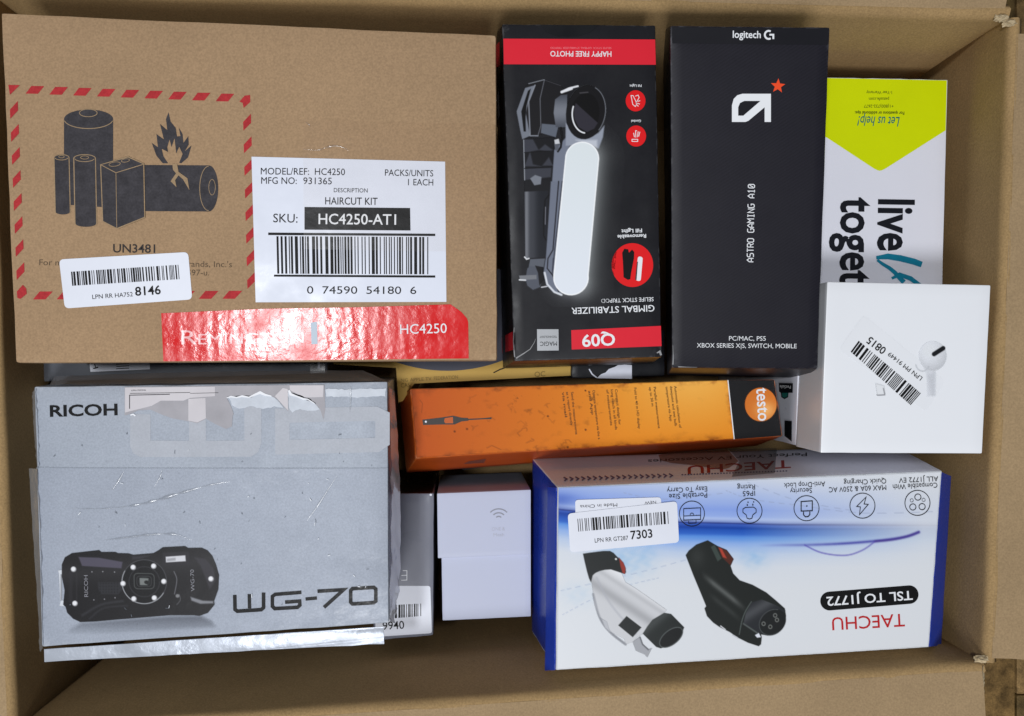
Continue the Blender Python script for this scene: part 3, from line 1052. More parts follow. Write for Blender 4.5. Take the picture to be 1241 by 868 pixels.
gf.polys('silver_badge', [cr([(220, 648), (314, 648), (315, 741), (221, 742)], 3.617, 590, 220)], M('silver_print', (178, 180, 184), 0.3, 0.08, 40, metal=0.3), 1)
gf.tris('badge_lettering', [text('MAGIC', (675, 414), (654.5, 414.4), 5), text('TECHNOLOGY', (675, 407), (654, 407.3), 2.4)], INK, 2)
gf.tris('crease', [stroke(cr([(128, 775), (165, 752), (190, 735), (208, 706), (214, 690)], 3.617, 590, 220), [1.8, 1.2, .9, .7, .3])], SCUFF, 2)
gf.each('scuff', [stroke(cr([(120, 640), (116, 700), (122, 770)], 3.617, 590, 220), [.6, 1.1, 1.3]), stroke(cr([(745, 752), (758, 745), (764, 762)], 3.617, 590, 220), [1.2, 2.4, 2.4])], SCUFF, 3)
gsd['left'].polys('label_edge', [[(602.5, 118), (604.5, 108), (605.5, 140), (603.5, 146)]], PAPER, 1)

# ------------------------------------------------------------------ kraft haircut-kit box
h_, hf, _, hsd, hb, _, _ = make_box('kraft_box', 'large brown kraft box with red hatched battery warning and white barcode label', 'box',
                                    [(0.5, 15), (601.5, 42), (603, 437.5), (18, 440.5)], 0.560, 0.094, {'top': KRAFT_BOX}, bev=0.0020, rag=0.0006, seed=7)
HR = M('faded_red_ink', (176, 50, 54), 0.75, 0.14, 200, fibre=0.12)
pl = []
for i in range(9):
    x, y = 31 + 28.8 * i, 113.5 + 1.16 * i
    pl.append([(x, y), (x + 15, y + 0.3), (x + 22.5, y - 9), (x + 7, y - 9.2)])
pl.append([(10, 103), (24, 103.3), (12, 115)])
pl.append(cr([(1125, 478), (1150, 450), (1176, 447), (1176, 480), (1145, 508), (1140, 484)], 3.878, 0, 0))
for i in range(8):
    x, y = 12 + 1.12 * i, 133 + 27.9 * i
    pl.append([(x, y), (x + 9.4, y - 10.4), (x + 9.8, y + 1), (x + 0.4, y + 11)])
pl.append(cr([(68, 512), (92, 485), (106, 500), (108, 522), (82, 542), (70, 538)], 3.3375, 0, 200))
for i in range(8):
    x, y = 294.6 + 0.7 * i, 148 + 27.4 * i
    pl.append([(x, y), (x + 9.4, y - 10), (x + 9.8, y + 1), (x + 0.4, y + 10.4)])
for i in range(9):
    x, y = 40 + 28.7 * i, 363 - 0.1 * i
    pl.append([(x, y), (x + 15, y), (x + 24, y - 9.6), (x + 8, y - 9.6)])
hf.polys('warning_border', pl, HR, 1)
# battery drawing
TAN = M('kraft_line', (160, 136, 106), 0.8, 0.1, 100, fibre=0.1)
BAT = INKGREY
big = [(77.5, 144.5)] + ell(107.3, 144.5, 29.8, 11.6, 0, 20, 180, 360)[1:] + [(137, 252), (77.5, 248)]
hf.polys('battery_drawing', [big], BAT, 1)
hf.tris('battery_outline', [stroke(ell(107.3, 144.5, 29.6, 11.4, 0, 24, 10, 170), 0.9), stroke(ell(107, 137, 10.8, 4.6, 0, 20), 0.8, True)], TAN, 2)


def cell(x0, x1, yt, yb_, ry):
    cx, rx = (x0 + x1) / 2, (x1 - x0) / 2
    o = ell(cx, yt, rx, ry, 0, 12, 180, 360) + ell(cx + 1.5, yb_, rx, ry, 0, 12, 0, 180)
    hf.polys('battery_drawing', [ell(cx, yt, rx + 1.2, ry + 1, 0, 12, 180, 360) + ell(cx + 1.5, yb_, rx + 1.2, ry, 0, 12, 0, 180)], TAN, 2)
    hf.polys('battery_drawing', [o], BAT, 3)
    hf.tris('battery_outline', [stroke(ell(cx, yt, rx - .6, ry, 0, 14, 8, 172), 0.8), stroke(ell(cx, yt - 1, rx * .4, ry * .5, 0, 10), 0.6, True)], TAN, 4)


cell(66, 83, 191, 257, 3)
cell(90, 115, 192, 271, 4)
hf.polys('battery_drawing', [ell(253, 228.5, 11.5, 28, 0, 18, -90, 90) + [(174, 256), (174, 200)]], BAT, 1)
hf.tris('battery_outline', [stroke(ell(253, 228.5, 11, 27, 0, 22, 90, 270), 0.8), stroke(ell(257, 227, 4, 9.5, 0, 16), 0.6, True)], TAN, 2)
nine = [(122.5, 200), (155, 191), (173.5, 199), (174.7, 263), (141.5, 276.5), (125, 268)]
hf.polys('battery_drawing', [[(121.4, 199.4), (155, 189.6), (174.8, 198.4), (176, 264), (141.5, 278), (124, 269)]], TAN, 5)
hf.polys('battery_drawing', [nine], BAT, 6)
hf.tris('battery_outline', [stroke([(122.5, 200), (140.5, 209.5), (173.2, 199.4)], 0.9), stroke([(140.5, 209.5), (141.5, 276)], 0.7),
                            stroke(ell(139, 199, 7, 2.6, -8, 14), 0.6, True), stroke(ell(152, 194.6, 5, 2, -8, 14), 0.6, True)], TAN, 7)
flame = cr([(765, 768), (735, 732), (713, 672), (742, 692), (735, 630), (770, 656), (752, 583), (786, 612), (780, 560), (792, 528), (802, 572), (826, 602), (832, 642),
            (848, 640), (840, 600), (858, 630), (862, 672), (885, 640), (887, 680), (868, 712), (900, 684), (884, 740), (852, 768), (842, 766), (858, 724), (842, 690),
            (828, 722), (820, 650), (806, 692), (797, 655), (786, 692), (790, 715), (760, 700), (768, 735), (790, 768)], 3.878, 0, 0)
hf.polys('flame_drawing', [flame], BAT, 1)
bolt = cr([(697, -4), (716, -4), (722, 28), (758, 54), (766, 102), (740, 58), (722, 42), (708, 62), (714, 90), (690, 66), (712, 34), (700, 20)], 3.3375, 0, 200)
hf.polys('bolt_drawing', [bolt], TAN, 3)
DIM = M('faint_brown_ink', (98, 82, 66), 0.8, 0.2, 300)
hf.tris('lettering', [text('UN3481', (137, 306), (188, 306.5), 10, 0.012)], M('soft_black_ink', (58, 54, 54), 0.8, 0.2, 200), 1)
hf.tris('fine_print', [text('For more information call Spectrum Brands, Inc.\'s', (47.5, 321.5), (281, 324), 7), text('1-800-736-597-u.', (180, 334), (253.5, 334), 7)], DIM, 1)
# white sku label
wl = hf.polys('sku_label', [[(304.8, 190), (539.4, 196), (541, 366), (309.8, 366.5)]], M('label_paper_satin', (222, 226, 239), 0.33, 0.03, 30, 0.00012, 60, rvar=0.12), 2)
hf.tris('lettering', [text('MODEL/REF:', (316, 211.5), (374.5, 212), 8), text('HC4250', (381.5, 212), (418, 212.5), 8), text('MFG NO:', (316.5, 222.8), (359.5, 223.2), 8),
                      text('931365', (367.5, 223.2), (402, 223.6), 8), text('PACKS/UNITS', (466.5, 213), (525, 214), 7.6), text('1 EACH', (494.5, 224.6), (525, 225), 7.6),
                      text('DESCRIPTION', (404.5, 233), (445.5, 233.5), 5), text('HAIRCUT KIT', (394, 247.8), (457.5, 248.5), 8.6, 0.006), text('SKU:', (331, 269.5), (360.5, 270), 10.4),
                      text('0  74590  54180  6', (372, 356), (504.5, 356.5), 9)], INK, 3, wl)
hf.polys('sku_block', [[(369, 251), (497, 252.2), (497.5, 279.5), (369, 278.5)]], INK, 3, wl)
hf.tris('sku_lettering', [text('HC4250-AT1', (386, 271.6), (480, 272.4), 12.4, 0.008)], WHITE_INK, 4, wl)
hf.polys('barcode', [[(325, 282), (527.5, 283.4), (527.5, 286.2), (325, 285)], [(332, 333), (527.5, 334), (527.5, 336.6), (332, 335.4)]] +
         bars([(335, 286.4), (519, 287.4), (519, 332.6), (336, 331.8)], 44, 11), INK, 3, wl)
# small return sticker
wl = hf.polys('return_sticker', [rrect([(71.5, 314.5), (228, 305.5), (233, 363), (78.5, 374)], 6)], PAPER, 2)
hf.polys('barcode', bars([(86, 329.5), (216, 321), (217.5, 338.5), (87.5, 346.5)], 46, 12), INK, 3, wl)
hf.tris('lettering', [text('LPN RR HA752', (112, 362.6), (161, 359.2), 5.2), text('8146', (164, 358.6), (195, 356.4), 10.4, 0.016)], INK, 3, wl)
# glossy red strip, rippled by the board's flutes
REDT = M('red_glossy_tape', (218, 34, 36), 0.19, 0.05, 40, 0.00014, 300, ribs=(42, 0.000035), spec=0.34, rvar=0.10)
hf.polys('red_strip', [cr([(652, 600), (1067, 582)], 3.3375, 0, 200) + [(432, 372.5), (546, 369), (559, 378), (566, 386), (567.5, 391), (568, 434.5), (430, 436), (198, 438)]], REDT, 2)
hf.tris('lettering', [text('HC4250', (485, 405), (541.5, 403.6), 11.6)], WHITE_INK, 3)
PINK = M('pale_pink_ink', (232, 168, 170), 0.22, 0.1, 90, 0.00006, 300, ribs=(42, 0.00006), spec=0.55)
hf.tris('brand_lettering', [text('R', (220, 417.5), (238.5, 417.5), 17), text('EMINGTON', (240.5, 417.5), (368, 415.5), 12.5)], PINK, 3)
hf.polys('pale_mark', [[(376.5, 391), (384, 390), (385, 417), (377.5, 417.6)]], M('pale_blue_ink', (176, 192, 206), 0.3, 0.06), 3)
TAPE = film('packing_tape', 0.010, 0.25, (253, 252, 251), 0.0, 0.00025, 60)
hf.polys('clear_tape', [[(367, 145), (600, 151), (601, 306), (368, 302)]], TAPE, 5)


def ridge(face, name, pts, w, h, mat, parent=None, rough=True):
    """raised wrinkle following a polyline on a face"""
    vs, fs = [], []
    n = len(pts)
    for i, (u, v) in enumerate(pts):
        a = pts[max(0, i - 1)]
        b = pts[min(n - 1, i + 1)]
        dx, dy = b[0] - a[0], b[1] - a[1]
        L = math.hypot(dx, dy)
        px_, py_ = -dy / L, dx / L
        k = math.sin(math.pi * i / (n - 1)) ** 0.6
        if rough:
            k *= max(0.08, 0.55 + 1.1 * noise.noise(Vector((u * 0.11, v * 0.17, 4.4))))
        for j in range(5):
            t = (j / 4 - 0.5)
            vs.append(face.pt(u + px_ * w * t * (k + .1), v + py_ * w * t * (k + .1), 4 * LAYER + h * k * math.cos(math.pi * t) ** 1.0))
    for i in range(n - 1):
        for j in range(4):
            q_ = i * 5 + j
            fs.append([q_, q_ + 1, q_ + 6, q_ + 5])
    return mesh_obj(name, vs, fs, mat, parent or face.parent, face.base, smooth=True)


def curve(pts, n=16):
    P = [Vector((x, y, 0)) for x, y in pts]
    out = []
    for i in range(len(P) - 1):
        p0, p1, p2_, p3 = P[max(0, i - 1)], P[i], P[i + 1], P[min(len(P) - 1, i + 2)]
        for k in range(n):
            t = k / n
            q_ = 0.5 * ((2 * p1) + (p2_ - p0) * t + (2 * p0 - 5 * p1 + 4 * p2_ - p3) * t * t + (3 * p1 - p0 - 3 * p2_ + p3) * t ** 3)
            out.append((q_.x, q_.y))
    out.append((P[-1].x, P[-1].y))
    return out


WRINK = film('tape_wrinkle', 0.16, 0.2, (252, 250, 248), 0.05, 0.0002, 200)
hf_r = curve([(367, 181), (385, 182), (398, 178), (410, 177), (422, 182)], 8)
ridge(hf, 'tape_wrinkle', hf_r, 2.4, 0.0005, WRINK)
ridge(hf, 'tape_wrinkle', curve([(371, 148), (374, 151), (376, 154)], 5), 2.5, 0.0006, WRINK)

# ------------------------------------------------------------------ orange instrument box
t_d = [0.648, 0.648, 0.655, 0.658]
ORS = M('orange_side', (186, 80, 28), 0.42, 0.12, 40, 0.0002, 40, wear=(226, 170, 130))
TBLK = M('soft_black_print', (20, 20, 23), 0.4, 0.08, 30, 0.0002, 40, wear=(150, 148, 144))
OREDGE = M('orange_print', (198, 94, 34), 0.45, 0.08, 24, 0.0002, 40, rvar=0.1, wear=(236, 190, 150))
t_, tf, _, tsd, tb, tT, tB = make_box('instrument_box', 'long orange box with black end cap and round orange logo', 'box',
                                      [(496.5, 471), (939, 459.5), (949, 529), (503.5, 556)], t_d, 0.05, {'top': OREDGE, 'left': ORS, 'down': ORS, 'right': TBLK, 'up': ORS},
                                      bottom=[(484, 481, 0.705), (905, 466, 0.705), (918, 541, 0.705), (491.5, 574, 0.705)], bev=0.0012, rag=0.0006, seed=8)
cv = Canvas(497, 458, 892, 558, 1.0)
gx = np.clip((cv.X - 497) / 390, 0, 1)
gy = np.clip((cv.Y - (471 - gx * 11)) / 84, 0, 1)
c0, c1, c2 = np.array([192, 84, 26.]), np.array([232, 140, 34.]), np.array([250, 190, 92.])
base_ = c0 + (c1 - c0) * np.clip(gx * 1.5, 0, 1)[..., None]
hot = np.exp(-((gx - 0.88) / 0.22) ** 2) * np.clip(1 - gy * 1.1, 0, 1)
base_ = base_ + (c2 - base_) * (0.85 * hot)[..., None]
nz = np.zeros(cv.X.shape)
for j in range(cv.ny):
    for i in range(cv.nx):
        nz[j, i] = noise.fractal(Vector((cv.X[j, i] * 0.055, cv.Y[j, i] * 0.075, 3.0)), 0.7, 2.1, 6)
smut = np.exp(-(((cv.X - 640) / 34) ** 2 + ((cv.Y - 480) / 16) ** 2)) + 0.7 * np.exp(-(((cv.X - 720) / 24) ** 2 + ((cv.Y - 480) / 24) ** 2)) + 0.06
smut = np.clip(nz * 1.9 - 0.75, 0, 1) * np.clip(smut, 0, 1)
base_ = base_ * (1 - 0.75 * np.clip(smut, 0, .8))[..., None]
facep = [(499, 472.5), (882, 461.3), (889.5, 531.6), (505.5, 554.4)]
cv.blend(base_, np.clip(0.5 - sdf(cv.X, cv.Y, facep) / 1.4, 0, 1))
for pt_ in ((551, 523), (664, 504.5), (709.5, 473.5), (709.8, 521), (688, 542), (566, 520)):
    cv.poly(ell(pt_[0], pt_[1], 1.1, 1.1, 0, 8), (84, 40, 14), 0.5)
cv.line([(607, 545), (596, 540), (590, 543)], 0.7, (110, 52, 18), 0.6, .6)
cv.line([(509, 485), (512, 489), (511, 500)], 0.7, (110, 52, 18), 0.6, .6)
rn = random.Random(3)
for i in range(16):
    x_, y_ = rn.gauss(640, 32), rn.uniform(472, 548)
    pts = [(x_, y_)]
    for k_ in range(6):
        x_ += rn.uniform(-5, 6)
        y_ += rn.uniform(-4, 4)
        pts.append((x_, y_))
    cv.line(pts, rn.uniform(.4, .9), (104, 52, 16), 0.7, rn.uniform(.15, .5))
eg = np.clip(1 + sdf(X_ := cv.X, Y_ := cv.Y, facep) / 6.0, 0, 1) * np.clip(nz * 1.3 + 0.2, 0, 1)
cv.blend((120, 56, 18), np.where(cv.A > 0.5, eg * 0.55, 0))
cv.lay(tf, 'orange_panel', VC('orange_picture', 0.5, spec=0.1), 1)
tf.polys('end_cap', [[(882.6, 461.3), (938, 460.6), (947.5, 528.2), (890.2, 532.4)]], TBLK, 1)
tf.tris('white_edge', [stroke([(882.2, 460.8), (889.8, 532.4)], 1.2)], WHITE_INK, 2)
cv = Canvas(900, 468, 944, 513, 0.6)
rr = np.hypot(cv.X - 922, (cv.Y - 490.3) / 1.06)
hl = np.exp(-(((cv.X - 928) / 12) ** 2 + ((cv.Y - 497) / 10) ** 2))
cv.blend(np.array([214, 118, 44.]) + np.array([30, 60, 60.]) * hl[..., None], np.clip(0.5 - (rr - 19.2), 0, 1))
lg = cv.lay(tf, 'round_logo', VC('orange_picture', 0.36), 2)
tf.tris('brand_lettering', [text('testo', (916.6, 470.5), (919, 510.5), 11.5, 0.012, ref='t')], WHITE_INK, 3, lg)
k = lambda pts: cr(pts, 6.894, 660, 455)
lines = [('Automatic calculation of', 1092, 90, 1135, 440), ('dewpoint and wet bulb', 1057, 92, 1098, 425), ('temperature via App', 1020, 95, 1058, 385), ('Parallel measurement', 920, 98, 958, 445),
         ('up to 30 m', 882, 100, 905, 260), ('Fold to 40 m HD display', 757, 105, 793, 448), ('Compact design for', 598, 118, 630, 415), ('long reach in all kinds', 562, 120, 600, 455), ('of measurements', 525, 120, 560, 420),
         ('Operate temperature via the a', 410, 125, 458, 535), ('and App', 375, 130, 403, 330), ('Send the measurements', 230, 140, 268, 495), ('as a report directly', 190, 140, 228, 420), ('via mail', 155, 140, 180, 350)]
tf.tris('fine_print', [text(s, k([(x0 - 10, y0)])[0], k([(x1 - 10, y1)])[0], 2.9, 0.01) for s, x0, y0, x1, y1 in lines], M('dark_brown_ink', (66, 44, 22), 0.5), 2)
pr = lambda pts: cr(pts, 3.266, 280, 420)
tf.polys('probe_drawing', [pr([(757, 290), (835, 281), (880, 274), (912, 282), (938, 283), (940, 294), (912, 297), (885, 309), (835, 309), (760, 311)])], M('probe_ink', (42, 34, 30), 0.4), 2)
tf.polys('probe_window', [pr([(846, 284), (878, 279), (879, 304), (848, 304), (843, 296)])], OREDGE, 3)
tf.tris('probe_tip', [stroke(pr([(938, 289), (1000, 286), (1031, 284)]), [1.6, 1.4, 2.2])], M('probe_ink', (42, 34, 30), 0.4), 2)
tf.polys('probe_dot', [ell(*pr([(771, 298)])[0], 1.3, 1.3, 0, 8)], PAPER, 3)
tsd['down'].polys('tape_scrap', [pr([(900, 475), (940, 455), (1010, 445), (990, 480), (920, 490)])], film('scrap_film', 0.3, 0.1), 1)

# ------------------------------------------------------------------ grey box with a return sticker, and the white two-piece box
q1 = lambda pts: cr(pts, 3.775, 460, 560)
GREY2 = M('mid_grey_print', (124, 126, 138), 0.3, 0.04, 20, 0.00012, 40, rvar=0.08)
s_, sf, _, ssd, sb, _, _ = make_box('product_box', 'narrow grey box with a white barcode sticker, beside the silver camera box', 'box',
                                    [(456, 598), (526, 597.5), (525.5, 770.5), (452, 777)], 0.668, 0.15, {'top': GREY2, 'up': BLK, 'right': BLK, 'left': BLK, 'down': GREY2}, seed=9)
wl = sf.polys('return_sticker', [rrect([(455, 710), (521.5, 710.2), (523.5, 767.5), (455, 772)], 3)], PAPER, 1)
sf.polys('barcode', bars(q1([(60, 655), (190, 648), (190, 705), (60, 716)]), 12, 21), INK, 2, wl)
sf.tris('lettering', [text('9940', (464, 763.5), (490, 762), 9.5, 0.004)], INK, 2, wl)
sf.tris('box_lettering', [text('F', (493, 693.6), (487.5, 703.2), 6) if False else stroke(q1([(106, 497), (125, 497), (125, 540), (100, 541)]), 0.9), stroke(q1([(100, 519), (124, 518)]), 0.9)], WHITE_INK, 1)
sf.polys('chipped_corner', [ell(522, 594.8 + 5, 1.6, 1.4, 0, 8)], PAPER, 1)

WB = M('white_matt_card', (196, 201, 222), 0.4, 0.015, 12, 0.00005, 40)
w_, wf, _, _, wb, _, _ = make_box('two_piece_box', 'plain white two-piece box with a grey signal icon, lid over base', 'box',
                                  [(529.5, 598), (643.5, 593.5), (643.5, 672), (530.5, 677)], 0.668, 0.11, {'top': WB}, bev=0.0008, rag=0.0001, seed=10, part='lid')
T = [at(534.8, 670, 0.6705), at(643.5, 664, 0.6705), at(643.5, 747.5, 0.6705), at(536.2, 752.5, 0.6705)]
prism(T, [p + Vector((0, 0, -0.105)) for p in T], {'top': WB}, 'box_base', w_, wb, 0.0008, 0.0001)
GI = M('grey_foil_ink', (150, 152, 164), 0.4)
ctr = q1([(545, 256)])[0]
wf.tris('signal_icon', [stroke(ell(ctr[0], ctr[1] + 2, r, r * .95, 0, 14, 222, 318), 1.5) for r in (4.0, 8.6, 13.6)], GI, 1)
wf.tris('lettering', [text('ONE &', (596, 643.4), (612, 643), 4), text('Mesh', (598, 650.4), (611, 650), 4)], M('pale_grey_ink', (184, 186, 200), 0.4), 1)

# ------------------------------------------------------------------ charging-adapter box, white and blue
ADW = M('white_gloss_card', (221, 224, 229), 0.3, 0.015, 12, 0.0002, 18, rvar=0.06)
BLUE = M('blue_print', (36, 64, 172), 0.3, 0.06, 20, 0.0002, 30, rvar=0.08, wear=(150, 160, 200))
ADS = M('white_side_card', (214, 214, 224), 0.3, 0.03, 20, 0.0002, 30)
tp = [(675.5, 590), (1142, 570.5), (1126.5, 785), (673.5, 813)]
e_, ef, _, esd, eb, eT, eB = make_box('adapter_box', 'white and royal blue box picturing a white and a black charging plug', 'box', tp, 0.612, 0.08,
                                      {'top': ADW, 'up': ADS, 'left': BLUE, 'right': BLUE, 'down': ADW},
                                      bottom=[(645, 555, 0.69), (1085, 540, 0.69), (1072, 735, 0.69), (644, 765, 0.69)], bev=0.0010, rag=0.0004, seed=11)
# right end panel leans out past the front edge
T = [at(1141.5, 572, 0.6128), at(1153, 577, 0.632), at(1141, 783, 0.632), at(1126, 784, 0.6128)]
nn = (T[1] - T[0]).cross(T[3] - T[0]).normalized()
nn = nn if nn.z > 0 else -nn
prism(T, [p - nn * 0.0008 for p in T], {'top': BLUE}, 'end_panel', e_, eb, 0.0003, 0.0002, cuts=10)
T = [at(663, 590, 0.626), at(674.2, 591, 0.6136), at(672, 812.5, 0.6136), at(660, 813, 0.626)]
nn = (T[1] - T[0]).cross(T[3] - T[0]).normalized()
nn = nn if nn.z > 0 else -nn
prism(T, [p - nn * 0.0008 for p in T], {'top': BLUE}, 'end_panel', e_, eb, 0.0003, 0.0002, cuts=10, seed=5)
# printed sweep of blue light
cv = Canvas(674, 570, 1142, 814, 1.0)
X, Y = cv.X, cv.Y
yl = 617 + np.clip((X - 677) / 143, 0, 1) * 15.5 + np.clip((X - 820) / 130, 0, 1) * 3
xx = np.clip((X - 677) / 463, 0, 1)
amp = 1.0 - 0.88 * np.clip((X - 900) / 220, 0, 1) ** 0.9
up_ = np.exp(-np.clip(yl - Y, 0, 999) / (26 - 8 * xx))
dn_ = np.exp(-(np.clip(Y - yl, 0, 999) / (33 - 8 * xx)) ** 1.7)
fib = np.zeros(X.shape)
for j, (a0, f0) in enumerate(((1.0, 0.23), (0.7, 0.41), (0.5, 0.87))):
    fib += a0 * np.sin((Y - yl * (1 + .0 * j)) * f0 + X * 0.004 * (j + 1) + j)
fib = fib / 2.2
base_ = np.broadcast_to(np.array([221, 224, 229.]), X.shape + (3,)).copy()
off_ = Y - yl + 1.0 * fib
kn = [-60, -44, -30, -16, -5, -1, 0.5, 2, 5, 8, 14, 18, 25, 36, 52, 80]
kc = [(216, 221, 230), (192, 204, 232), (166, 186, 232), (138, 164, 230), (156, 180, 234), (120, 140, 200), (40, 56, 128), (60, 96, 190), (24, 66, 160), (34, 84, 182), (52, 104, 200), (92, 146, 224),
      (146, 178, 232), (190, 206, 232), (216, 221, 230), (221, 224, 229)]
ramp = np.stack([np.interp(off_, kn, [c[i] for c in kc]) for i in range(3)], -1)
base_ = base_ + (ramp - base_) * np.clip(amp, 0, 1)[..., None]
wh = np.exp(-((Y - yl + 4.5) / 2.5) ** 2) * 0.25 * amp
base_ = base_ + (np.array([236, 240, 250.]) - base_) * wh[..., None]
lft = np.exp(-((X - 677) / 22) ** 2) * np.exp(-((Y - 606) / 9) ** 2)
base_ = base_ + (np.array([52, 82, 178.]) - base_) * (0.55 * lft)[..., None]
for (cx, cy, sx_, sy_, a) in ((752, 680, 26, 20, .55), (783, 672, 14, 18, .35), (914, 676, 16, 12, .5), (700, 720, 22, 14, .18)):
    bl = np.exp(-((X - cx) / sx_) ** 2 - ((Y - cy) / sy_) ** 2)
    bl = bl * (0.75 + 0.25 * np.sin(X * .37 + np.sin(Y * .5)) * np.sin(Y * .31 + X * .1))
    base_ = base_ + (np.array([128, 180, 228.]) - base_) * (a * bl)[..., None]
fp = [(677, 591.4), (1140.4, 572), (1125, 783.6), (675, 811.4)]
cv.blend(base_, np.clip(0.5 - sdf(X, Y, fp) / 1.6, 0, 1))
c6 = lambda pts: cr(pts, 3.878, 880, 520)
P_ = curve(c6([(150, 548), (260, 546), (380, 545), (520, 540), (640, 532), (760, 520), (850, 505), (905, 485)]), 40)
swd = np.full(X.shape, 1e9)
swa = np.zeros(X.shape)
for i, (a_, b_) in enumerate(zip(P_[:-1], P_[1:])):
    dd = np.hypot(X - (a_[0] + b_[0]) / 2, Y - (a_[1] + b_[1]) / 2)
    swa = np.maximum(swa, np.exp(-(dd / 1.7) ** 2) * min(1, i / 130) * 0.8)
cv.blend((60, 58, 156), swa)
cv.line(curve(c6([(700, 528), (780, 520), (850, 505), (905, 485)]), 6), 2.8, (74, 58, 140), 1.0, .8)
cv.line(curve(c6([(370, 546), (450, 582), (560, 594), (640, 570), (698, 530)]), 6), 1.4, (84, 72, 170), 0.9, .8)
for pts in ([(0, 290), (120, 330), (350, 360), (640, 395), (990, 388)], [(100, 250), (330, 335), (600, 385)], [(-480, 300), (-300, 330), (0, 300)]):
    P_ = curve(c6(pts), 10)
    for i in range(0, len(P_) - 1, 2):
        cv.line([P_[i], P_[i + 1]], 0.7, (150, 160, 186), 0.6, 0.7)
for pts in ([(680, 716), (790, 690), (880, 664)], [(682, 745), (740, 716), (800, 700)]):
    P_ = curve(pts, 18)
    for i in range(0, len(P_) - 1, 2):
        cv.line([P_[i], P_[i + 1]], 0.6, (150, 164, 196), 0.6, 0.7)
cv.lay(ef, 'blue_artwork', VC('adapter_picture', 0.3), 1)
# plugs
cv = Canvas(700, 650, 962, 802, 0.6)
X, Y = cv.X, cv.Y
c5 = lambda pts: cr(pts, 3.981, 640, 650)
c8 = lambda pts: cr(pts, 5.427, 820, 640)


def sm(pts, n=4):
    return curve(list(pts) + [pts[0]], n)[:-1]


# white plug
body = c5([(303, 200), (318, 180), (345, 165), (400, 158), (450, 175), (470, 222), (520, 252), (600, 308), (668, 356), (655, 372), (600, 405), (555, 470), (525, 487), (505, 510), (470, 520), (465, 495),
           (395, 460), (380, 412), (345, 390), (320, 330), (315, 280)])
ax = (X - 722) * 0.55 + (Y - 690) * -0.83       # across the barrel
sh = 206 + 26 * np.exp(-((ax - 14) / 9.0) ** 2) - 34 * np.exp(-((ax + 16) / 6.0) ** 2) - 16 * np.exp(-((ax - 1) / 3.0) ** 2)
cv.blend(np.stack([sh, sh + 1, sh + 5], -1), np.clip(0.5 - sdf(X, Y, body) / 1.0, 0, 1))
cv.line(curve(c5([(315, 280), (345, 390), (395, 462), (470, 522)]), 6), 2.4, (150, 152, 160), 1.0, .8)
cv.line(curve(c5([(330, 200), (400, 330), (520, 470)]), 6), 2.0, (176, 178, 186), 1.4, .7)
cv.poly(c5([(380, 410), (395, 460), (372, 440), (355, 400)]), (188, 190, 196), .6)
cv.poly(c5([(475, 385), (547, 440), (505, 487), (435, 430)]), (40, 43, 44), 0.5)
cv.poly(c5([(505, 510), (540, 485), (550, 520), (582, 546), (597, 540), (575, 584), (562, 570), (520, 552)]), (166, 168, 174), 0.6)
cv.line(c5([(540, 488), (552, 522), (580, 548)]), 1.4, (110, 112, 118), 0.6)
cv.poly(sm(c5([(265, 85), (330, 76), (395, 72), (425, 95), (458, 130), (470, 160), (465, 182), (400, 160), (345, 168), (312, 188), (303, 222), (285, 172)]), 2), (38, 41, 42), 0.6)
cv.poly(c5([(438, 103), (460, 128), (471, 155), (468, 182), (456, 178), (446, 146)]), (150, 56, 48), 0.6)
cv.poly(ell(*c5([(424, 110)])[0], 1.3, 1.3, 0, 8), (230, 230, 230), .5)
noz = c5([(553, 470), (575, 435), (600, 403), (655, 370), (690, 376), (753, 440), (742, 468), (690, 522), (640, 541), (618, 534)])
sh = 40 + 26 * np.exp(-(((X - 795) * 0.6 + (Y - 752) * .75) / 6.0) ** 2)
cv.blend(np.stack([sh, sh + 4, sh + 4], -1), np.clip(0.5 - sdf(X, Y, noz) / 1.0, 0, 1))
cv.poly(ell(*c5([(690, 488)])[0], 16.5, 8.6, -38), (30, 32, 33), 0.6)
cv.line(ell(*c5([(690, 488)])[0], 16.5, 8.6, -38, 30, 0, 360), 1.0, (92, 98, 98), 0.5)
# black plug
blk = c8([(60, 180), (80, 150), (130, 110), (205, 82), (270, 120), (330, 145), (375, 205), (355, 250), (372, 300), (415, 345), (500, 375), (590, 425), (650, 475), (712, 530), (720, 580),
          (700, 640), (660, 690), (600, 708), (555, 700), (560, 720), (555, 765), (540, 778), (470, 755), (400, 720), (350, 685), (280, 650), (240, 622), (200, 580), (184, 530), (195, 515), (160, 430), (110, 310)])
ax = (X - 868) * 0.62 + (Y - 712) * -0.78
sh = 36 + 52 * np.exp(-((ax - 1.5) / 3.2) ** 2) * np.clip((X - 850) / 14, 0, 1) * np.clip((905 - X) / 16, 0, 1) + 16 * np.exp(-((ax + 12) / 3) ** 2) * np.clip((X - 858) / 10, 0, 1) * np.clip((900 - X) / 12, 0, 1)
sh = sh + 14 * np.exp(-(((X - 845) / 9) ** 2 + ((Y - 675) / 12) ** 2))
cv.blend(np.stack([sh, sh + 3, sh + 2], -1), np.clip(0.5 - sdf(X, Y, blk) / 1.0, 0, 1))
cv.poly(c8([(225, 125), (250, 110), (295, 200), (270, 220)]), (62, 72, 68), 0.7)
cv.poly(c8([(272, 124), (330, 148), (374, 205), (355, 246), (300, 195)]), (84, 44, 36), 0.6)
cv.poly(c8([(276, 128), (298, 138), (330, 200), (305, 192)]), (178, 68, 54), 0.7)
cv.line(curve(c8([(492, 485), (455, 545), (430, 610), (412, 700)]), 6), 1.1, (86, 94, 92), 0.5)
drum = c8([(492, 490), (560, 470), (660, 510), (716, 545), (560, 700), (440, 625), (455, 560)])
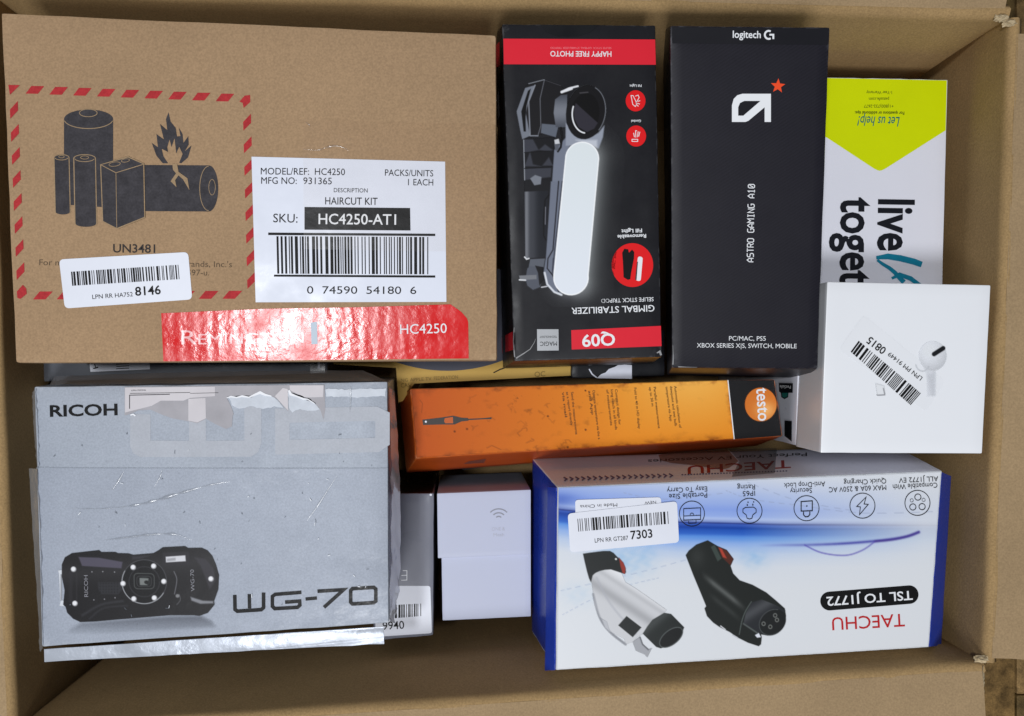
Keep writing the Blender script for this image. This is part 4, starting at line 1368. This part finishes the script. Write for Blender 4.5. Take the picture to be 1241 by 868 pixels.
sh = 44 + 30 * np.exp(-(((X - 912) * .5 + (Y - 742) * .8) / 6.0) ** 2)
cv.blend(np.stack([sh, sh + 2, sh + 6], -1), np.clip(0.5 - sdf(X, Y, drum) / 1.2, 0, 1))
cv.poly(ell(*c8([(630, 620)])[0], 18, 14.5, -42), (34, 36, 37), 0.6)
cv.line(ell(*c8([(630, 620)])[0], 17.4, 14, -42, 24, 100, 330), 0.8, (84, 88, 90), 0.5)
for pt_ in ((648, 575), (660, 605), (616, 650), (572, 630)):
    cx, cy = c8([pt_])[0]
    cv.poly(ell(cx, cy, 2.6, 2.8, 0, 12), (112, 114, 112), 0.5)
    cv.poly(ell(cx, cy, 1.4, 1.5, 0, 10), (30, 30, 30), 0.5)
cv.poly(c8([(515, 705), (540, 690), (555, 718), (530, 722)]), (224, 227, 238), 0.5)
cv.line(c8([(290, 645), (320, 668)]), 1.4, (215, 216, 222), .5)
cv.line(c8([(372, 705), (402, 722)]), 1.2, (205, 206, 212), .5)
cv.line(c8([(440, 630), (530, 690)]), 1.5, (96, 102, 102), .9)
cv.lay(ef, 'plug_picture', VC('adapter_picture', 0.3), 3)
# icons and captions, printed upside down in this view
sl = 0.043
cap_ = [('Compatible With', 1136, 1082, 585.2), ('ALL J1772 EV', 1137, 1089.5, 577.4), ('MAX 60A & 250V AC', 1074, 1004.5, 588.0), ('Quick Charging', 1074, 1022.6, 580.2), ('Security', 984, 957.5, 591.6), ('Anti-Drop Lock', 1000, 950, 583.8),
        ('IP65', 915, 900, 595.0), ('Rating', 915, 893.4, 587.4), ('Portable Size', 857, 810.7, 597.2), ('Easy To Carry', 857, 808, 589.8)]
ef.tris('captions', [text(s, (xa, v), (xb, v + sl * (xa - xb)), 6.0) for s, xa, xb, v in cap_], INK, 4)
for cx, cy in ((838.6, 622.7), (908.4, 619.3), (977.5, 616.2), (1045.3, 613.1), (1112, 609.7)):
    o = ef.tris('round_icon', [stroke(ell(cx, cy, 15.2, 15.2, 0, 40), 0.9, True)], INK, 4)
    it = []
    if cx < 850:
        it = [stroke([(cx - 10, cy - 6), (cx + 10.5, cy - 7), (cx + 10.5, cy + 7), (cx - 10, cy + 8)], 0.9, True), stroke([(cx - 10, cy + 3), (cx + 10.3, cy + 2)], 0.8), stroke([(cx - 4, cy + 9), (cx - 4, cy + 12), (cx + 5, cy + 11.5), (cx + 5, cy + 8)], 0.8),
              stroke(ell(cx, cy + 1.6, 2.2, 2.2, 0, 8, 180, 360), 0.8)]
    elif cx < 920:
        it = [stroke([(cx - 8, cy - 2), (cx - 5, cy - 4), (cx + 5, cy - 4.4), (cx + 8, cy - 2), (cx + 8, cy + 2), (cx + 4, cy + 5), (cx + 3, cy + 9), (cx, cy + 10), (cx - 3, cy + 9), (cx - 4, cy + 5), (cx - 8, cy + 2)], 0.9, True),
              stroke([(cx - 2.6, cy - 6), (cx - 2.8, cy - 8)], 1.4), stroke([(cx + 4, cy - 6.4), (cx + 4, cy - 8.4)], 1.4), stroke([(cx - 1.8, cy - 9.6), (cx - 1.8, cy - 11)], 1.4), stroke([(cx + 5, cy - 10), (cx + 5, cy - 11.4)], 1.4)]
    elif cx < 1000:
        it = [stroke([(cx - 6.5, cy - 8), (cx + 7, cy - 9), (cx + 7, cy + 3), (cx - 6.5, cy + 3.5)], 1.2, True), stroke([(cx - 3.6, cy + 4.4), (cx - 3.6, cy + 8), (cx - 1.5, cy + 10.4), (cx + 1.8, cy + 10.2), (cx + 4, cy + 7.8), (cx + 4, cy + 4.2)], 1.2), stroke([(cx, cy - 2), (cx + .8, cy - 3.4)], 1.4)]
    elif cx < 1080:
        it = [stroke([(cx + 4.5, cy - 10.5), (cx - 7, cy + 1), (cx - 2.5, cy + 1.5), (cx - 3.6, cy + 11), (cx + 7, cy - 1.5), (cx + 2, cy - 2)], 0.9, True)]
    else:
        it = [stroke(ell(cx + a, cy + b, r, r, 0, 16), 0.9, True) for a, b, r in ((0.5, -7, 3.8), (-5.6, 5, 3.8), (5.6, 4.6, 3.8))] + [stroke(ell(cx + a, cy + b, 2, 2, 0, 12), 0.5, True) for a, b in ((-7, -3), (7.4, -3.6))]
    ef.tris('icon_drawing', it, INK, 4, o)
c7 = lambda pts: cr(pts, 3.4377, 880, 680)
L_, R_ = (1005.5, 728.6), (1102, 720.8)
pill = [(L_[0] + 11.4 * math.cos(math.radians(t)), L_[1] + 11.4 * math.sin(math.radians(t))) for t in range(86, 275, 9)] + \
       [(R_[0] + 11.2 * math.cos(math.radians(t)), R_[1] + 11.2 * math.sin(math.radians(t))) for t in range(-94, 95, 9)]
o = ef.polys('black_pill', [pill], INK, 2)
ef.tris('lettering', [text('TSL TO J1772', (1105.5, 716.2), (1001.5, 723.8), 10.6, 0.014)], WHITE_INK, 3, o)
REDI = M('dark_red_ink', (186, 34, 38), 0.4)
ef.tris('brand_lettering', [text('TAECHU', (1096, 744), (1008, 748.8), 15.2, 0.004)], REDI, 2)
u1 = ef.polys('origin_sticker', [rrect([(697, 606), (801, 602.7), (803, 640), (698, 646)], 4)], PAPER, 5)
ef.tris('lettering', [text('Made in China', (748, 610), (703, 612.4), 4), text('NEW', (795, 607), (781, 608), 3.4)], INKGREY, 6, u1)
u2 = ef.polys('return_sticker', [rrect([(688, 622.6), (820.5, 607.6), (823, 657.6), (691, 669.5)], 5)], PAPER, 8)
ef.polys('barcode', bars([(699.7, 629), (809.5, 620), (810.4, 635), (701, 644.4)], 40, 31), INK, 9, u2)
ef.tris('lettering', [text('LPN RR GT287', (721, 657.8), (761.5, 654.4), 5), text('7303', (764.6, 653.8), (791, 651.4), 10, 0.014)], INK, 9, u2)
# upper side: upside-down maker's name, chevrons, clear tape
us = esd['up']
us.tris('brand_lettering', [text('TAECHU', (958, 557.5), (833, 565), 9.5, 0.01)], M('dull_red_ink', (150, 50, 44), 0.4), 1)
us.tris('lettering', [text('Perfect Your EV Accessories', (978, 548.5), (785, 557), 4.2, 0.006)], INKGREY, 1)
us.tris('chevrons', [stroke([(683 + 7.1 * i, 578.4 - .24 * i), (687 + 7.1 * i, 580.6 - .24 * i), (683.8 + 7.1 * i, 582.8 - .24 * i)], 1.5) for i in range(19)] +
        [stroke([(826 + 3.6 * i, 575.4 - .13 * i), (828 + 3.6 * i, 575.3 - .13 * i)], 1.3) for i in range(36)], M('indigo_ink', (78, 78, 120), 0.4), 1)
us.polys('clear_tape', [cr([(545, 74), (600, 62), (830, 48), (860, 80), (880, 100), (840, 128), (810, 135), (700, 118), (600, 108), (552, 96)], 3.447, 640, 530)], film('glossy_tape', 0.22, 0.08, (225, 205, 190), 0.05), 3)
us.polys('grey_patch', [cr([(838, 50), (1040, 45), (1030, 150), (850, 165), (882, 100)], 3.447, 640, 530)], film('dull_tape', 0.06, 0.2, (205, 205, 205), 0.05), 2)

# ------------------------------------------------------------------ silver camera box
SIL = M('silver_card', (163, 170, 182), 0.45, 0.05, 22, 0.00022, 45, metal=0.04, rvar=0.12, fibre=0.09, specks=0.14, wear=(226, 230, 236))
SILE = M('silver_side', (170, 178, 190), 0.3, 0.12, 30, 0.0005, 60, metal=0.25, rvar=0.1)
rp = [(41.5, 468.5), (470, 462.5), (471.5, 756), (50.5, 784.5)]
r_, rf, _, rsd, rb, rT, rB = make_box('camera_box', 'scuffed silver camera box with torn tape along its top edge', 'box', rp, 0.582, 0.1,
                                      {'top': SIL, 'up': SILE, 'right': SILE, 'left': SILE, 'down': SILE},
                                      bottom=[(62, 465, 0.70), (481, 456.5, 0.70), (482, 705, 0.70), (90, 730, 0.70)], bev=0.0014, rag=0.0006, seed=12)
ghost = M('ghost_grey_print', (173, 177, 186), 0.5, 0.05, 60, metal=0.05, fibre=0.05)
g3 = lambda pts: cr(pts, 3.65, 140, 455)
rf.polys('ghost_letter', [g3([(65, 172), (155, 172), (155, 288), (325, 290), (325, 112), (400, 112), (400, 290), (570, 288), (570, 130), (645, 130), (645, 300), (632, 338), (600, 360), (110, 362), (78, 345), (65, 315)])], ghost, 1)
go, gi = g3([(700, 150), (1185, 132), (1205, 152), (1205, 300), (1170, 332), (765, 352), (700, 335)]), None
rf.tris('ghost_letter', [stroke(g3([(738, 178), (1150, 170), (1181, 185), (1181, 290), (1155, 308), (738, 318)]), 17.5, True)], ghost, 1)
# torn tape along the top edge
TT = M('torn_tape_backing', (168, 166, 172), 0.5, 0.10, 60, 0.0003, 60)
TT2 = M('torn_tape_pale', (205, 201, 206), 0.4, 0.05, 50, 0.0003, 60)
rf.polys('torn_tape', [g3([(40, 52), (40, 178), (62, 172), (100, 155), (155, 152), (200, 172), (250, 190), (320, 203), (362, 212), (400, 192), (440, 215), (488, 237), (515, 226), (518, 178), (523, 172),
                           (512, 140), (492, 100), (530, 97), (560, 94), (600, 98), (640, 76), (690, 92), (715, 105), (745, 140), (764, 160), (762, 70), (780, 85), (830, 105), (880, 122), (905, 150), (920, 196), (928, 150), (924, 42), (500, 46)])], TT, 2)
rf.polys('torn_tape', [g3([(42, 54), (440, 50), (440, 92), (330, 100), (300, 112), (200, 112), (160, 135), (100, 150), (60, 160), (42, 165)]), g3([(322, 104), (398, 100), (400, 190), (362, 208), (322, 200)])], TT2, 3)
rf.polys('torn_tape', [g3([(770, 44), (920, 44), (918, 96), (842, 98), (800, 80), (772, 66)]), g3([(705, 92), (740, 56), (762, 60), (764, 156), (745, 136)])], TT2, 3)
rf.tris('fine_print', [stroke(g3([(62, 148), (62, 88), (240, 84)]), 0.9), stroke(g3([(64, 80), (330, 76)]), 0.6), stroke(g3([(330, 80), (455, 77)]), 0.5), text('LPN-709346', g3([(70, 70)])[0], g3([(134, 68)])[0], 1.6)], INKGREY, 4)
rn = random.Random(21)
TW = M('torn_white_paper', (206, 212, 222), 0.7, 0.10, 120, 0.0003, 160)


def ragged(pts, step, amp_):
    out = []
    for (x0, y0), (x1, y1) in zip(pts, pts[1:] + pts[:1]):
        m_ = max(1, int(math.hypot(x1 - x0, y1 - y0) / step))
        for k_ in range(m_):
            t_ = k_ / m_
            out.append((x0 + (x1 - x0) * t_ + rn.uniform(-amp_, amp_), y0 + (y1 - y0) * t_ + rn.uniform(-amp_, amp_)))
    return out


for pts in ([(497, 92), (540, 90), (600, 92), (640, 72), (700, 95), (742, 142), (700, 138), (650, 150), (600, 134), (560, 148), (522, 138)],
            [(764, 68), (800, 84), (850, 100), (884, 122), (902, 150), (860, 158), (815, 150), (782, 162), (766, 140)],
            [(930, 60), (1000, 62), (1195, 58), (1196, 92), (1060, 98), (1020, 92), (932, 96)]):
    rf.polys('torn_paper', [ragged(g3(pts), 3.0, 0.8)], TW, 2)
rf.each('torn_edge', [stroke(g3([(492, 100), (510, 94), (535, 98), (560, 92), (590, 97), (620, 84), (640, 76), (662, 86), (690, 92)]), [1, 2.2, 1.4, 2.4, 1.4, 2.6, 3.4, 2.4, 1.2]),
                      stroke(g3([(766, 66), (775, 84), (800, 92), (830, 104), (850, 106), (880, 124)]), [2.4, 3.2, 1.6, 2.2, 1.4, 1.0]), stroke(g3([(66, 176), (78, 172), (88, 180)]), 1.6)], M('torn_white', (238, 240, 246), 0.5), 4)
rf.tris('brand_lettering', [text('RICOH', (60.5, 505), (142.5, 503), 13.2, 0.024)], INK, 2)
c3 = lambda pts: cr(pts, 3.182, 270, 620)
rf.tris('model_lettering', [stroke(c3([(46, 322), (47, 378), (56, 385), (148, 379), (157, 371), (157, 313)]), 4.4), stroke(c3([(102, 319), (103, 374)]), 4.2),
                            stroke(c3([(303, 312), (202, 320), (191, 328), (191, 366), (200, 375), (288, 370), (297, 362), (296, 346), (240, 350)]), 4.3), stroke(c3([(319, 338), (363, 334)]), 4),
                            stroke(c3([(365, 308), (466, 302), (390, 370)]), 4.4), stroke(c3([(500, 298), (582, 293), (590, 300), (590, 346), (582, 352), (500, 357), (493, 350), (493, 305)]), 4.4, True)], INK, 2)
# pictured camera
cv = Canvas(66, 654, 272, 772, 0.5)
X, Y = cv.X, cv.Y
c2_ = lambda pts: cr(pts, 3.5, 0, 620)
refl = c2_([(285, 520), (300, 498), (345, 474), (500, 462), (720, 446), (850, 444), (895, 465), (915, 490), (900, 492), (700, 505), (400, 525)])
cv.blend((96, 100, 110), np.clip(0.5 - sdf(X, Y, refl) / 5, 0, 1) * np.clip(1 - (Y - 745) / 26, 0, 1) * 0.62)
cam_b = c2_([(262, 225), (275, 195), (305, 177), (420, 164), (430, 172), (490, 172), (500, 177), (545, 178), (565, 184), (650, 177), (672, 165), (690, 152), (785, 147), (798, 155), (855, 154), (880, 165), (900, 188), (916, 225), (929, 270), (926, 330),
             (908, 380), (910, 395), (882, 430), (845, 443), (820, 440), (720, 440), (600, 450), (500, 458), (400, 467), (340, 469), (310, 455), (285, 430), (278, 405), (268, 395), (274, 335), (262, 275)])
lug = c2_([(246, 250), (272, 246), (272, 262), (262, 268), (262, 375), (272, 380), (272, 402), (252, 400), (256, 385), (250, 265)])
cv.poly(lug, (216, 220, 226), 0.5)
cv.line(c2_([(259, 268), (259, 378)]), 1.0, (120, 122, 128), .5)
sh = 26 + 14 * np.exp(-((Y - 690 + 0.1 * (X - 150)) / 12) ** 2)
cv.blend(np.stack([sh + 1, sh, sh + 2], -1), np.clip(0.5 - sdf(X, Y, cam_b) / 0.9, 0, 1))
cv.poly(c2_([(333, 193), (420, 196), (520, 214), (515, 241), (430, 236), (348, 231)]), (82, 78, 92), 0.8)
cv.poly(c2_([(560, 190), (640, 186), (600, 200), (560, 205)]), (60, 58, 64), 1.2, .7)
cv.poly(c2_([(415, 300), (510, 300), (520, 330), (500, 352), (430, 350), (417, 330)]), (44, 44, 48), 1)
for i in range(7):
    for j in range(4):
        cv.poly(ell(*c2_([(426 + 12 * i, 306 + 12 * j)])[0], 0.8, 0.8, 0, 6), (22, 22, 24), 0.4)
cv.line(curve(c2_([(350, 440), (430, 395), (520, 380)]), 6), 2.2, (70, 70, 76), 1.6, .6)
cv.line(curve(c2_([(380, 455), (440, 410), (540, 400)]), 6), 1.5, (62, 62, 68), 1.4, .6)
cv.poly(c2_([(825, 195), (870, 200), (905, 240), (915, 290), (890, 330), (870, 280), (850, 230)]), (58, 56, 62), 1.2, .8)
cv.poly(c2_([(808, 362), (860, 378), (905, 380), (905, 390), (850, 392), (812, 378)]), (150, 152, 158), 1.0, .85)
cv.line(c2_([(300, 260), (300, 380)]), 3.5, (48, 46, 50), 2.0, .7)
cv.line(c2_([(325, 262), (325, 375)]), 1.0, (56, 54, 58), 1.0, .7)
cv.poly(c2_([(690, 175), (800, 170), (805, 225), (690, 230)]), (44, 42, 46), 0.8)
cv.poly(c2_([(703, 192), (786, 186), (788, 211), (704, 216)]), (214, 214, 218), 0.6)
cv.poly(c2_([(708, 200), (745, 196), (745, 208), (708, 212)]), (168, 168, 172), 0.6)
lc = c2_([(612, 298)])[0]
cv.poly(ell(lc[0], lc[1], 27.5, 27), (18, 18, 20), 0.6)
cv.line(ell(lc[0], lc[1], 27, 26.6, 0, 40, 30, 210), 1.1, (170, 172, 176), 0.5)
cv.line(ell(lc[0], lc[1], 27, 26.6, 0, 40, 210, 390), 0.8, (84, 84, 88), 0.5)
cv.line(ell(lc[0], lc[1], 18.5, 18.2, 0, 40, 0, 360), 0.8, (58, 58, 62), 0.6)
sq = rrect(c2_([(568, 262), (654, 264), (654, 328), (570, 328)]), 5)
cv.line(sq + [sq[0]], 0.8, (92, 96, 94), 0.5)
sq = rrect(c2_([(580, 274), (642, 275), (642, 318), (581, 318)]), 4)
cv.line(sq + [sq[0]], 0.6, (74, 76, 76), 0.5)
cv.poly(ell(lc[0], lc[1], 7, 6), (40, 44, 44), 0.8)
cv.poly(c2_([(592, 282), (630, 284), (628, 296), (612, 298), (626, 312), (594, 312)]), (120, 124, 122), 0.6)
cv.poly(ell(lc[0] + 2.6, lc[1] + .6, 2.6, 2.2), (26, 28, 28), 0.6)
cv.line(curve(c2_([(738, 255), (750, 290), (740, 350)]), 6), 0.9, (120, 120, 126), 0.6)
cv.line(curve(c2_([(750, 395), (765, 375), (760, 352)]), 6), 0.8, (96, 96, 100), 0.6)
cv.poly(ell(*c2_([(753, 358)])[0], 2.4, 2.2), (128, 128, 130), 0.7)
for x_, y_ in ((565, 237), (652, 232), (695, 297), (655, 367), (568, 371), (522, 306), (312, 245), (318, 390), (895, 286)):
    px_, py_ = c2_([(x_, y_)])[0]
    cv.poly(ell(px_, py_, 3.5, 3.5, 0, 14), (150, 150, 152), 0.5)
    cv.poly(ell(px_ - .3, py_ - .3, 2.6, 2.6, 0, 14), (240, 240, 242), 0.6)
for x_, y_ in ((390, 256), (436, 255), (486, 257), (398, 375), (443, 372), (488, 366)):
    cv.poly(ell(*c2_([(x_, y_)])[0], 0.8, 0.8, 0, 8), (150, 150, 154), 0.4)
cp = cv.lay(rf, 'camera_picture', VC('silver_box_picture', 0.36), 2)
rf.tris('camera_lettering', [text('RICOH', c2_([(374, 362)])[0], c2_([(372, 270)])[0], 4.6, 0.0), text('WG-70', c2_([(826, 338)])[0], c2_([(822, 246)])[0], 4.4, 0.0)], M('grey_white_ink', (140, 140, 146), 0.4), 3, cp)
# shrink wrap: seam, creases, tuck flap at the lower edge
rf.polys('shrink_film', [[(46, 568), (469, 568.5), (470, 754), (52, 782)]], film('film_sheet', 0.010, 0.2, (253, 253, 254), 0.004, 0.0011, 38), 4)
rf.tris('film_seam', [stroke([(44, 567.4), (200, 568), (330, 568.2), (470, 568)], 0.55)], M('film_seam_grey', (148, 155, 167), 0.3), 5)
CRS = film('film_crease', 0.17, 0.24, (250, 251, 252), 0.06, 0.0003, 150)
ridge(rf, 'film_crease', curve(cr([(360, 770), (500, 772), (620, 762), (720, 745), (830, 715), (940, 683), (1040, 655), (1150, 636)], 4.133, 0, 430), 6), 4.5, 0.0009, CRS)
ridge(rf, 'film_crease', curve(c2_([(440, 122), (540, 110), (640, 98), (740, 97), (815, 122)]), 6), 3.5, 0.0008, CRS)
ridge(rf, 'film_crease', curve(cr([(560, 680), (600, 620), (622, 580)], 4.133, 0, 430), 6), 3.0, 0.0004, CRS)
ridge(rf, 'film_crease', curve(cr([(775, 660), (800, 615), (812, 578)], 4.133, 0, 430), 6), 3.0, 0.0004, CRS)
ridge(rf, 'film_crease', curve(pr([(300, 690), (350, 620), (420, 510)]), 6), 3.0, 0.0003, CRS)
ridge(rf, 'film_crease', curve(pr([(472, 155), (474, 200), (470, 262)]), 5), 2.6, 0.0005, CRS)
rnd = random.Random(8)
sc = []
for i in range(46):
    x_, y_ = rnd.uniform(60, 460), rnd.uniform(520, 745)
    a_ = rnd.uniform(0, 6.28)
    l_ = rnd.uniform(.6, 4.5)
    sc.append(stroke([(x_, y_), (x_ + l_ * math.cos(a_), y_ + l_ * math.sin(a_))], rnd.uniform(.4, 1.0)))
rf.tris('scratches', sc[:30], M('dark_scratch', (112, 118, 128), 0.6), 6)
rf.tris('scratches', sc[30:], M('light_scratch', (230, 234, 240), 0.4), 6)
# tuck flap showing below the lid
P4 = [at(52.5, 786.8, 0.585), at(465.5, 759.5, 0.585), at(466, 781, 0.5862), at(53.5, 803, 0.5862)]
nn = (P4[1] - P4[0]).cross(P4[3] - P4[0]).normalized()
nn = nn if nn.z > 0 else -nn
TUCK = M('silver_tuck_flap', (186, 192, 203), 0.34, 0.10, 50, 0.0008, 70, metal=0.25, rvar=0.12)
prism(P4, [p - nn * 0.0012 for p in P4], {'top': TUCK}, 'tuck_flap', r_, rb, 0.0004, 0.0006, cuts=20, seed=3)
# loose film along the left and right edges
FILM = film('shrink_film', 0.34, 0.10, (225, 228, 232), 0.34, 0.0009, 60)


FILM2 = film('bunched_film', 0.34, 0.12, (215, 220, 226), 0.62, 0.0009, 60)


def film_strip(top_px, d0, bot_px, d1, seed):
    n = 40
    vs, fs = [], []
    A = curve(top_px, n // max(1, len(top_px) - 1))
    B = curve(bot_px, n // max(1, len(bot_px) - 1))
    n = min(len(A), len(B))
    for i in range(n):
        for j in range(6):
            t = j / 5
            u, v = A[i][0] * (1 - t) + B[i][0] * t, A[i][1] * (1 - t) + B[i][1] * t
            w = 0.0012 * noise.noise(Vector((i * 0.45, t * 2, seed)))
            p = at(u, v, d0 * (1 - t) + d1 * t) + Vector((w, 0.3 * w, w))
            vs.append(p)
    for i in range(n - 1):
        for j in range(5):
            q_ = i * 6 + j
            fs.append([q_, q_ + 1, q_ + 7, q_ + 6])
    return mesh_obj('shrink_film', vs, fs, FILM2 if seed == 1 else FILM, r_, rb, smooth=True)


film_strip([(472, 470), (474, 570), (474, 680), (472, 752)], 0.5815, [(478, 474), (484, 570), (485, 690), (478, 756)], 0.60, 1)
film_strip([(45, 568), (49, 640), (51, 720), (52, 786)], 0.5812, [(35, 568), (40, 650), (46, 740), (48, 790)], 0.594, 2)
film_strip([(43, 471), (46, 520), (47, 568)], 0.5812, [(39, 476), (41, 520), (45, 568)], 0.594, 3)
film_strip([(60, 466.5), (250, 464.5), (468, 461)], 0.5812, [(66, 456), (250, 450.5), (440, 449)], 0.612, 4)

print('objects', len(bpy.data.objects), 'tris', sum(len(o.data.polygons) for o in bpy.data.objects if o.type == 'MESH'))
